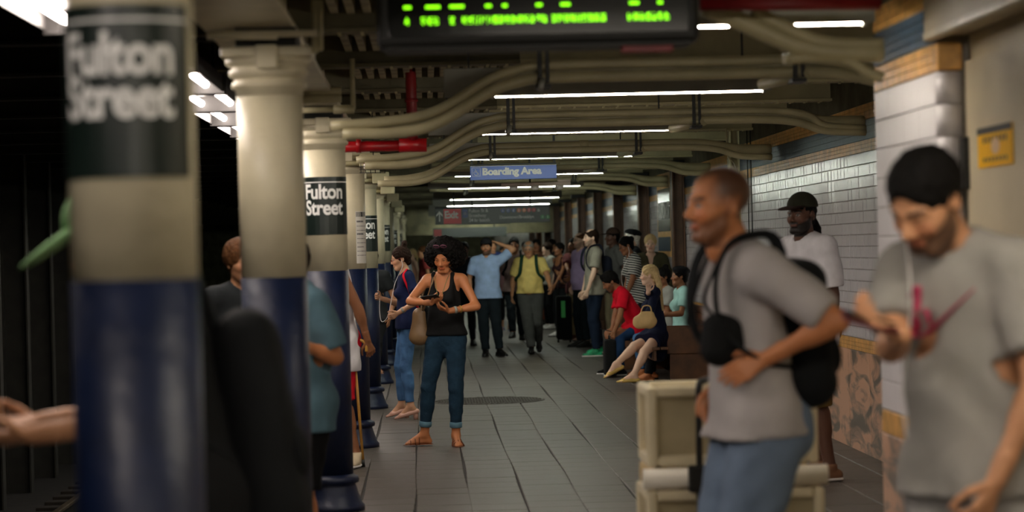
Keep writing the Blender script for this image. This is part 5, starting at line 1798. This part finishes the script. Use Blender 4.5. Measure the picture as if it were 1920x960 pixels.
# right-hand queue
p6 = person('person in a pale grey tee at the far end of the wall queue', fl(1034, 47)[0], 47, 200, H=1.66, skin='pale', hair=dict(kind='short', c='dbrown', g=.02), shirt=dict(m=cloth('pale_grey_tee', (150, 148, 140)), g=.02), legs=dict(m=cloth('black_jeans', (18, 20, 24)), g=.01), shoes=dict(kind='sneaker', m=whitem), q=.5)
p7 = person('woman in a dark sleeveless top with crossed arms, next to the maroon shirt man', fl(1056, 43)[0], 43, 215, H=1.66, fem=True, skin='brown', hair=dict(kind='bun', c='black', at=(0, -.1, .05)),
            wr=[V3(1040, 535, 42.7), V3(1056, 540, 42.6)], elb=[(.3, -.8, -.6), (-.8, 0, -.6)], shirt=dict(kind='tank', m=cloth('dark_tank', (44, 22, 26)), g=.01), legs=dict(m=cloth('black_jeans', (18, 20, 24)), g=.01), shoes=dict(kind='sneaker', m=whitem), q=.5)
p8 = person('man in a maroon plaid shirt and khaki trousers leaning in the wall queue', fl(1085, 40.7)[0], 40.7, 225, H=1.72, skin='brown', hair=dict(kind='short', c='black'), beard='stubble', glasses='black',
            feet=[fl(1095, 40.6), fl(1078, 40.9)], toes=[205, 200], wr=[V3(1072, 520, 40.3), V3(1066, 510, 40.3)], elb=[(.4, -.6, -.8), (-.7, -.2, -.8)], lean=3,
            shirt=dict(m=cloth('maroon_plaid', (88, 44, 46), .3), g=.022, sleeve=.8, hem=-.10), legs=dict(m=cloth('khaki_trousers', (168, 148, 112)), g=.026), shoes=dict(kind='shoe', m=mat('brown_leather', (96, 58, 38), .5)), q=.55)
# black roller case with a green stripe beside them
c_ = fl(1060, 40.3)
t = empty('roller_case', Vector(c_), 'tall black case with a bright green stripe standing in the wall queue', 'case')
h = MB(); h.box(c_[0] - .13, c_[0] + .13, 40.2, 40.5, .05, .78, .04); h.build('shell', blackc, t)
h = MB(); h.box(c_[0] - .05, c_[0] + .02, 40.185, 40.2, .42, .70, .005); h.build('stripe', mat('bright_green', (60, 190, 90), .5), t)
h = MB(); h.tube([(c_[0] - .08, 40.4, .78), (c_[0] - .08, 40.4, 1.0), (c_[0] + .08, 40.4, 1.0), (c_[0] + .08, 40.4, .78)], .01, 6); h.build('handle', dkmet, t)
h = MB()
for x in (-.1, .1): h.tube([(c_[0] + x - .015, 40.35, .03), (c_[0] + x + .015, 40.35, .03)], .03, 10)
h.build('wheel', blackm, t)
p9 = person('balding man in a lavender shirt behind the grey tee backpacker', fl(1096, 38.3)[0], 38.3, 205, H=1.80, skin='pale', hair=dict(kind='short', c='brown', g=.003, bald=1), beard='stubble', belly=.5, glasses='black',
            shirt=dict(m=cloth('lavender_shirt', (186, 164, 206)), g=.022, sleeve=1.4, hem=-.05), legs=dict(m=cloth('dark_trousers', (22, 30, 36)), g=.02), shoes=dict(kind='shoe', m=blackm), q=.55)
p10 = person('man in a light grey tee with navy jeans and green sneakers in the wall queue', fl(1118, 35.0)[0], 35.0, 192, H=1.83, skin='pale', build=1.0, beard='stubble', hair=dict(kind='short', c='dbrown', g=.008, bald=1),
             feet=[fl(1120, 34.9), fl(1128, 35.3)], toes=[186, 190], head=(2, 0, 0), wr=[V3(1098, 560, 34.7), V3(1092, 556, 35.2)], elb=[(.6, -.4, 0), (.4, .4, 0)],
             shirt=dict(m=cloth('light_grey_tee', (146, 142, 130)), g=.022, hem=-.08, sleeve=.75, gs=.035, collar=1), legs=dict(m=cloth('navy_jeans', (26, 38, 58)), g=.02), shoes=dict(kind='sneaker', m=mat('green_blue_mesh', (30, 150, 100), .6, var=.5, vs=14), sole=whitem), q=.8)
backpack(p10, cloth('navy_pack', (28, 32, 46)), 'navy backpack on the man in green sneakers')
p11 = person('man with a brown cap and grey tee standing against the tiled wall', fl(1158, 36.6)[0], 36.6, 198, H=1.84, skin='dark', hair=dict(kind='short', c='black', g=.006), cap=dict(name='brown', c=(62, 46, 38), brim=.09),
             shirt=dict(m=cloth('mid_grey_tee', (98, 98, 96)), g=.022, hem=-.08, sleeve=.75, gs=.03), legs=dict(m=cloth('olive_khaki', (140, 130, 104)), g=.028), shoes=dict(kind='shoe', m=blackm), q=.6)
p12 = person('white haired man in a black flat cap and dark jacket by the far wall', fl(1194, 33.6)[0], 33.6, 186, H=1.80, skin='pale', hair=dict(kind='short', c='white', g=.012), cap=dict(name='black', c=(18, 20, 24), kind='soft'),
             shirt=dict(m=cloth('dark_jacket', (24, 26, 30)), g=.026, hem=-.1, sleeve=1.9), legs=dict(m=cloth('dark_trousers', (22, 30, 36)), g=.02), shoes=dict(kind='shoe', m=blackm), q=.6)
p13 = person('woman with short blond hair and an olive cardigan facing us by the wall', fl(1226, 32.8)[0], 32.8, 262, H=1.72, fem=True, skin='pale', hair=dict(kind='short', c='blond', g=.016), head=(0, -4, 0),
             shirt=dict(m=cloth('olive_cardigan', (70, 68, 48)), g=.024, hem=-.1, sleeve=1.9, neck=.075, vneck=.16), legs=dict(m=cloth('dark_trousers', (22, 30, 36)), g=.02), shoes=dict(kind='shoe', m=blackm), q=.75)
stripe = mat('striped_jersey', (232, 232, 226), .9, var=.02)
_nt = stripe.node_tree
_g = _nt.nodes.new('ShaderNodeNewGeometry'); _s = _nt.nodes.new('ShaderNodeSeparateXYZ'); _m = _nt.nodes.new('ShaderNodeMath'); _m.operation = 'MULTIPLY'; _m.inputs[1].default_value = 1 / .032
_f = _nt.nodes.new('ShaderNodeMath'); _f.operation = 'FRACT'; _c = _nt.nodes.new('ShaderNodeMath'); _c.operation = 'GREATER_THAN'; _c.inputs[1].default_value = .48
_x = _nt.nodes.new('ShaderNodeMix'); _x.data_type = 'RGBA'; _x.inputs[6].default_value = (.62, .62, .58, 1); _x.inputs[7].default_value = (.012, .018, .022, 1)
_tc = _nt.nodes.new('ShaderNodeTexCoord')
_w = _nt.nodes.new('ShaderNodeTexNoise'); _w.inputs['Scale'].default_value = 4
_a = _nt.nodes.new('ShaderNodeMath'); _a.operation = 'MULTIPLY_ADD'; _a.inputs[1].default_value = .035
_sx = _nt.nodes.new('ShaderNodeMath'); _sx.operation = 'MULTIPLY_ADD'; _sx.inputs[1].default_value = .22
for a, b in ((_tc.outputs['Object'], _s.inputs[0]), (_tc.outputs['Object'], _w.inputs['Vector']), (_w.outputs['Fac'], _a.inputs[0]), (_s.outputs['X'], _sx.inputs[0]), (_s.outputs['Z'], _sx.inputs[2]), (_sx.outputs[0], _a.inputs[2]), (_a.outputs[0], _m.inputs[0]), (_m.outputs[0], _f.inputs[0]), (_f.outputs[0], _c.inputs[0]), (_c.outputs[0], _x.inputs[0]), (_x.outputs[2], _nt.nodes['Principled BSDF'].inputs['Base Color'])):
    _nt.links.new(a, b)
p14 = person('woman in a black and white striped top with glasses and white earphones', fl(1200, 31.9)[0], 31.9, 192, H=1.72, fem=True, build=1.12, skin='brown', glasses='black', head=(0, -20, 0), lean=8,
             hair=dict(kind='bun', c='black', at=(0, -.105, .055), r=.042, g=.009), wr=[V3(1172, 560, 31.6), V3(1170, 562, 31.9)], elb=[(.8, -.4, -.5), (.6, .4, -.6)],
             shirt=dict(m=stripe, g=.018, sleeve=.75, hem=-.08, gs=.03, neck=.07), legs=dict(m=cloth('dark_trousers', (22, 30, 36)), g=.02), shoes=dict(kind='shoe', m=blackm), q=.9)
h = MB(); hp_ = p14['hp']
h.tube(smooth_path([Vector(hp_(-.086, -.005, -.02)), Vector(hp_(-.07, .03, -.13)), Vector(p14['N'] + p14['f'] * .15 - UPZ * .22), Vector(p14['W'][0])]), .003, 5); h.build('earphones', whitem, p14['root'])

# seated people on the bench
seat = .555
p15 = person('seated man in a red polo bending over his hands at the bench end', 2.62, 30.0, 184, H=1.74, hips=(2.68, 30.05, seat), lean=30, skin='brown', hair=dict(kind='quiff', c='black', g=.014), beard='stubble', head=(0, -28, 0),
             feet=[fl(1163, 29.6), fl(1150, 30.0)], toes=[190, 184], knee=[(-.4, 0, 1), (-.4, 0, 1)], wr=[V3(1152, 622, 29.6), V3(1146, 625, 30.0)], elb=[(0, -.3, -1), (0, .3, -1)], curl=(40, 40),
             shirt=dict(m=cloth('red_polo', (206, 14, 40)), g=.018, sleeve=.7, hem=-.03, collar=1, gs=.028), legs=dict(m=cloth('blue_jeans', (30, 58, 96)), g=.018), shoes=dict(kind='sneaker', m=blackc, sole=whitem), q=.9)
phone(p15['W'][0] + np.array([-.10, .05, .02]), (-1, 0, .3), (.3, 0, 1), 'dark phone held by the seated man in red')
Yb = 27.0
p16 = person('seated woman with long blond hair and a short navy dress, legs crossed', 2.5, Yb, 184, H=1.68, fem=True, hips=(2.60, Yb + .25, seat + .02), lean=4, skin='pale', hair=dict(kind='long', c='blond', L=.34, g=.010), head=(-10, -2, 0), build=.97,
             feet=[fl(1178, 26.42), fl(1146, 26.7) + UPZ * .16], toes=[176, 186], foot_pitch=(0, -25), knee=[(-.5, -.1, 1), (-.5, -.1, 1)],
             wr=[V3(1205, 613, 26.6), V3(1213, 548, 26.7)], elb=[(0, -.6, -1), (-.3, -.4, -1)], hand_d=[None, (.1, 0, 1)], curl=(30, 60),
             shirt=dict(kind='dress', m=cloth('navy_jersey', (18, 24, 50)), g=.014, sleeve=1.55, to=.68, neck=.066, name='dress', fold=.002), shoes=dict(kind='flat', m=mat('gold_leather', (206, 172, 96), .35, metal=.3)), q=1.0)
bc = V3(1207, 600, 26.5)
t = empty('handbag', Vector(bc), 'soft straw coloured handbag on the lap of the blond seated woman', 'bag')
F = Field(bc - .3, bc + .3, .008); ax_ = np.array([.1, -1, 0]) / 1.005
F.rc(bc + np.array([-.05, 0, -.02]), bc + np.array([.06, 0, -.01]), .075, .085, n=ax_, flat=.6, k=.03); F.rc(bc + np.array([.0, 0, .05]), bc + np.array([.07, 0, .05]), .045, n=ax_, flat=.6, k=.03)
F.folds(.004, 45, 2); np_mesh('bag_body', [F.mesh()], mat('straw_leather', (206, 172, 118), .6, var=.15), t)
MB().tube(smooth_path([Vector(bc + np.array([-.03, 0, .08])), Vector(bc + np.array([.0, 0, .15])), Vector(bc + np.array([.07, 0, .15])), Vector(bc + np.array([.09, 0, .08]))]), .008, 6).build('handle', mat('straw_leather', (206, 172, 118)), t)
p17 = person('seated woman in a pale aqua tee and black headwrap at the wall', 3.02, 28.2, 190, H=1.64, fem=True, hips=(3.0, 28.2, seat + .0), lean=0, skin='brown', hair=dict(kind='short', c='black', g=.012), cap=dict(name='wrap', c=(16, 16, 20), kind='soft'), head=(-6, 0, 0),
             feet=[fl(1215, 28.0), fl(1222, 28.6)], toes=[184, 184], knee=[(-.4, 0, 1), (-.4, 0, 1)], wr=[(2.72, 27.95, .78), (2.75, 28.4, .76)], elb=[(.4, -.5, -1), (.4, .5, -1)],
             shirt=dict(m=cloth('aqua_tee', (160, 204, 200)), g=.018, sleeve=.7, hem=-.04, gs=.028), legs=dict(m=cloth('black_jeans', (18, 20, 24)), g=.014), shoes=dict(kind='shoe', m=mat('orange_shoe', (186, 110, 62), .5)), q=.95)
p18 = person('dark haired woman mostly hidden behind the blond seated woman', 2.98, 30.0, 200, H=1.60, fem=True, hips=(2.9, 29.2, seat), skin='brown', hair=dict(kind='bun', c='black', at=(0, -.05, .13), r=.04), feet=[fl(1205, 29.2), fl(1205, 29.6)], knee=[(-.4, 0, 1)] * 2, toes=[184, 184],
             wr=[(2.72, 29.2, .78), (2.75, 29.6, .76)], shirt=dict(m=cloth('white_dark_top', (150, 150, 146)), g=.018), legs=dict(m=jean_m, g=.014), shoes=dict(kind='shoe', m=mat('orange_shoe', (186, 110, 62), .5)), q=.6)
c_ = fl(1138, 29.2)
t = empty('travel_case', Vector(c_), 'black upright case on the floor at the knees of the man in red', 'case')
h = MB(); h.box(c_[0] - .02, c_[0] + .12, 29.15, 29.5, .02, .46, .025); h.build('shell', blackc, t)
h = MB(); h.tube([(c_[0] + .05, 29.2, .46), (c_[0] + .05, 29.22, .5), (c_[0] + .05, 29.4, .5), (c_[0] + .05, 29.42, .46)], .008, 6); h.build('handle', blackm, t)

# far crowd around the left of the aisle
far = [(780, 52, 1.62, 'pale', 'blond', (196, 150, 128), 'tank', 200, 'blond woman in a peach top far down the platform behind the bun'),
       (800, 49, 1.66, 'tan', 'brown', (150, 60, 60), 'tee', 190, 'small far figure in a reddish top left of the curly haired woman'),
       (768, 44, 1.60, 'pale', 'grey', (150, 160, 172), 'tee', 180, 'far person in a blue grey tee just behind the bun haired woman'),
       (876, 40, 1.70, 'dark', 'black', (24, 26, 34), 'tee', 270, 'person in dark clothes behind the curly hair'),
       (1042, 52, 1.75, 'tan', 'black', (60, 58, 56), 'tee', 220, 'far man with a dark tee at the back of the wall queue'),
       (990, 60, 1.72, 'tan', 'black', (80, 76, 70), 'tee', 265, 'tiny far man in grey beyond the walking man'),
       (1036, 57, 1.70, 'brown', 'dbrown', (120, 60, 50), 'tee', 230, 'tiny far person in rust red by the distant wall'),
       (930, 56, 1.76, 'tan', 'dbrown', (46, 60, 110), 'tee', 275, 'far man in a blue tee beyond the blue polo man'),
       (962, 66, 1.74, 'pale', 'grey', (190, 184, 176), 'tee', 265, 'tiny far person in a white tee at the middle of the platform'),
       (975, 70, 1.72, 'brown', 'black', (70, 50, 44), 'tee', 250, 'tiny far person in brown deep down the platform')]
for (px_, Y_, H_, sk, hc, cc, kd, fc, lb) in far:
    person(lb, fl(px_, Y_)[0], Y_, fc, H=H_, skin=sk, hair=dict(kind='short' if hc != 'blond' else 'ponytail', c=hc), fem=hc == 'blond', shirt=dict(kind=kd, m=cloth('far_%d' % px_, cc), g=.018), legs=dict(m=cloth('black_jeans', (18, 20, 24)), g=.014), shoes=dict(kind='shoe', m=blackm), q=.45)

# man with cap and dreadlocks by the tiled wall
Y6 = 16.1
p19 = person('man in a dark cap with dreadlocks, white tee and olive shorts by the tiled wall', fl(1520, Y6)[0], Y6, 200, H=1.89, skin='dark', beard='full', hair=dict(kind='dreads', c='black', g=.004), twist=8, head=(18, -2, 0), build=.98, neckf=.01,
             feet=[fl(1552, 15.95), fl(1535, 16.2)], toes=[200, 195], cap=dict(name='camo', c=(44, 44, 34), c2=(48, 30, 26), brim=.10),
             wr=[V3(1560, 640, 15.9), V3(1500, 640, 16.2)], elb=[(.9, -.2, 0), (-.2, .6, 0)], shirt=dict(m=cloth('white_tee', (218, 216, 222)), g=.030, hem=-.10, sleeve=.85, gs=.045, flare=.02), legs=dict(m=cloth('olive_shorts', (112, 92, 50)), g=.038, to=1.12, name='shorts'), shoes=dict(kind='sneaker', m=mat('brown_suede', (120, 84, 60), .8), sole=whitem), q=1.0)

# walking man, near and soft
Y7 = 8.0
greyt = cloth('heather_grey', (166, 161, 160), .06, .5, 9)
p20 = person('walking man with a shaved head in a grey henley, black backpack and grey shorts', V3(1415, 700, Y7)[0], Y7, 192, H=1.845, skin='warm', beard='stubble', hair=dict(kind='buzz', c='buzz'), build=.98, lean=4, head=(6, -2, 0), neckf=.03,
             feet=[fl(1370, 7.9), fl(1450, 8.1) + UPZ * .06], toes=[188, 188], wr=[V3(1437, 672, 7.78), V3(1345, 720, 8.15)], elb=[(1, -.5, -.2), (.1, .4, 0)], hand_d=[(-1, -.1, -.45), (-.2, 0, -1)], hand_n=[(-.1, 1, -.3), None], curl=(22, 35),
             shirt=dict(m=greyt, g=.026, hem=-.02, sleeve=.88, gs=.030, flare=.03, neck=.066, vneck=.05, fold=.006), legs=dict(m=cloth('blue_grey_shorts', (104, 120, 142)), g=.035, to=1.1, fold=.005, name='shorts'), shoes=dict(kind='sneaker', m=blackc, sole=whitem), q=1.0)
backpack(p20, cloth('black_nylon', (22, 24, 26), .1, .3), 'large black backpack on the walking man in front', w=.17, h_=.50, d=.10, zo=.02)
c_ = V3(1347, 635, 7.85)
t = empty('camera_bag', Vector(c_), 'black camera pouch hanging at the chest of the walking man', 'bag')
F = Field(c_ - .25, c_ + .25, .008); F.rc(c_ - UPZ * .03, c_ + UPZ * .03, .062, .055, k=.02); F.rc(c_ - UPZ * .02 + np.array([.05, 0, 0]), c_ + UPZ * .03 + np.array([.04, 0, 0]), .04, k=.02); np_mesh('pouch', [F.mesh()], blackc, t)
S_ = p20
MB().tube(smooth_path([Vector(c_ + UPZ * .06), Vector(S_['N'] + S_['f'] * .15 - UPZ * .12 - S_['r'] * .06), Vector(S_['N'] + S_['f'] * .06 + UPZ * .05 - S_['r'] * .08), Vector(S_['N'] - S_['f'] * .05 + UPZ * .07 - S_['r'] * .05)]), .008, 8, flat=.5).build('strap', blackc, t)
MB().tube(smooth_path([Vector(c_ + UPZ * .06 - np.array([.03, 0, 0])), Vector(S_['N'] + S_['f'] * .18 - UPZ * .2 + S_['r'] * .03), Vector(S_['N'] + S_['f'] * .07 + UPZ * .04 + S_['r'] * .07), Vector(S_['N'] - S_['f'] * .05 + UPZ * .07 + S_['r'] * .05)]), .008, 8, flat=.5).build('strap', blackc, t)

# man on the phone at the right edge
Y8 = 6.3
p21 = person('man in a grey tee with a pink swoosh print, looking down at a phone', V3(1835, 700, Y8)[0], Y8 + .05, 218, H=1.85, skin='tan', beard='short', hair=dict(kind='short', c='black', g=.010), build=1.02, lean=5, head=(-2, -36, -6), neckf=.03,
             wr=[V3(1868, 900, 6.1), V3(1690, 628, 6.0)], elb=[(.6, -.2, .3), (-.3, -.2, -1)], hand_d=[None, (-.9, -.15, .35)], hand_n=[None, (.1, -.1, 1)], curl=(48, 40),
             shirt=dict(m=cloth('flecked_grey_tee', (148, 145, 140), .08, .5, 9), g=.026, hem=-.05, sleeve=.72, gs=.032, flare=.02, neck=.062, fold=.005), legs=dict(m=cloth('light_grey_sweat', (150, 148, 146)), g=.03), shoes=dict(kind='sneaker', m=whitem, sole=whitem), q=1.0)
phone(V3(1632, 604, 5.98), (-1, -.1, .25), (.2, -.35, 1), 'dark red phone held by the man at the right edge', mat('dark_red_case', (90, 20, 36), .3))
# pink swoosh print across the chest, laid on the shirt
pk = mat('pink_print', (172, 44, 84), .8)
h = MB()
S_ = p21


def chest(a, b, off=.0):
    """point on the chest: a across (+ towards his left), b up from the pelvis"""
    s_ = S_['s']
    rr_ = .156 * s_ * S_['bw'] + .026
    y_ = rr_ * .66 * math.sqrt(max(0, 1 - (a / rr_) ** 2)) + .010 + off
    return Vector(S_['Pc'] + S_['u'] * b - S_['r'] * a + S_['f'] * y_)


h.tube([chest(-0.100, 0.455), chest(-0.085, 0.405), chest(-0.060, 0.370), chest(-0.020, 0.375), chest(0.030, 0.410), chest(0.080, 0.450), chest(0.130, 0.495)], [.005, .014, .020, .018, .013, .009, .003], 8, flat=.15)
h.tube([chest(-0.130, 0.385), chest(-0.090, 0.445), chest(-0.040, 0.505), chest(-0.030, 0.485)], [.009, .012, .009, .006], 8, flat=.2)
h.tube([chest(-0.030, 0.505), chest(-0.045, 0.445), chest(-0.050, 0.385)], [.008, .011, .010], 8, flat=.2)
h.tube([chest(-0.090, 0.430), chest(-0.050, 0.435), chest(-0.010, 0.445), chest(0.000, 0.405)], [.007, .008, .008, .007], 8, flat=.2)
h.build('shirt_print', pk, p21['root'])
h = MB(); h.tube(smooth_path([Vector(S_['hp'](.085, 0, -.02)), Vector(S_['N'] + S_['f'] * .14 - UPZ * .1 + S_['r'] * .05), chest(-.12, .22, .02), chest(-.12, .10, .02)]), .003, 5); h.build('earphones', whitem, p21['root'])

# ------------------------------------------------------------------ people between the columns on the left
Y9 = 11.6
p22 = person('man in a teal tee and black shorts standing behind the second column', V3(562, 700, Y9)[0] - .02, Y9, 215, H=1.66, skin='warm', build=1.22, belly=.6, hair=dict(kind='short', c='dbrown'),
             wr=[V3(560, 645, 11.3), None], elb=[(.3, -.1, -1), None], shirt=dict(m=cloth('teal_tee', (80, 108, 120)), g=.028, hem=-.14, sleeve=.85, gs=.04, flare=.02), legs=dict(m=cloth('black_shorts', (16, 17, 18)), g=.03, to=1.0, name='shorts'), shoes=dict(kind='sneaker', m=blackc), q=1.0)
Y10 = 18.1
p23 = person('man in a long white tank and red shorts leaning on a cane between columns', V3(640, 700, Y10)[0] - .03, Y10, 195, H=1.76, skin='brown', build=1.05, hair=dict(kind='short', c='black'),
             wr=[V3(690, 640, 18.0), V3(640, 640, 18.2)], elb=[(1, -.3, 0), (-.5, .5, 0)], feet=[fl(664, 18.0), fl(652, 18.2)], toes=[260, 220], shirt=dict(kind='tank', m=cloth('white_tank', (212, 210, 214)), g=.03, hem=-.22, flare=.03, name='tank_top'), legs=dict(m=cloth('red_shorts', (196, 16, 40)), g=.036, to=1.05, name='shorts'), shoes=dict(kind='sneaker', m=mat('beige_sneaker', (196, 180, 150), .7), sole=whitem), q=.9)
t = empty('cane', Vector(fl(680, 18.0)), 'golden wooden cane with a black tip beside the third column', 'cane')
a, b = pt(681, 878, 18.0), pt(664, 660, 18.0)
gw = mat('golden_wood', (190, 140, 60), .4, var=.1)
MB().tube([Vector((a.x, 18.0, .05)), b], .011, 10).build('shaft', gw, t)
MB().tube(smooth_path([b, b + Vector((.0, 0, .04)), b + Vector((.05, 0, .085)), b + Vector((.09, 0, .05)), b + Vector((.09, 0, .0))]), .012, 10).build('handle', gw, t)
MB().tube([Vector((a.x + .002, 18.0, .0)), Vector((a.x - .003, 18.0, .055))], .015, 10).build('tip', blackm, t)
Y11 = 13.2
p24 = person('curly haired man peering out from behind the second column on the track side', V3(452, 600, Y11)[0], Y11, 300, H=1.66, skin='tan', hair=dict(kind='short', c='brown', g=.026), shirt=dict(m=cloth('charcoal_tee', (40, 44, 46)), g=.024), legs=dict(m=cloth('black_jeans', (18, 20, 24)), g=.02), shoes=dict(kind='shoe', m=blackm), beard='stubble', q=.9)
# person behind the nearest column, facing the track, black backpack towards us
Y12 = 6.35
p25 = person('person in black behind the nearest column with a green cap brim showing', V3(362, 700, Y12)[0], Y12, 184, H=1.80, skin='tan', build=1.1, lean=8, head=(0, -26, 0), neckf=.04, hair=dict(kind='short', c='black'), cap=dict(name='green', c=(120, 160, 110), brim=.12, th=.017),
             wr=[V3(62, 815, 6.15), V3(80, 790, 6.45)], elb=[(.1, -.2, -1), (.1, .2, -1)], hand_n=[(0, .5, 1), (0, -.5, 1)], curl=(42, 42), shirt=dict(m=blackc, g=.03, sleeve=.85, hem=-.1, gs=.03), legs=dict(m=cloth('black_jeans', (18, 20, 24)), g=.02), shoes=dict(kind='shoe', m=blackm), q=1.0)
bp = backpack(p25, cloth('black_nylon', (22, 24, 26), .1, .3), 'bulky black backpack between the two nearest columns', w=.17, h_=.62, d=.12, zo=-.10)
phone(p25['W'][0] + np.array([-.12, .08, .04]), (-1, 0, .5), (.4, -.2, 1), 'dark phone in the hands left of the nearest column')
# sandalled foot showing behind the fifth column
person('person mostly hidden behind the columns, one sandalled foot showing', fl(692, 24.2)[0] + .0, 26.6, 250, H=1.62, fem=True, skin='tan', hair=dict(kind='short', c='dbrown'), feet=[fl(700, 25.6), fl(690, 26.7)], toes=[290, 250], shirt=dict(m=cloth('charcoal_tee', (40, 44, 46)), g=.02), legs=dict(m=cloth('black_jeans', (18, 20, 24)), g=.014, to=1.8), shoes=dict(kind='sandal', m=tan_l), q=.7)
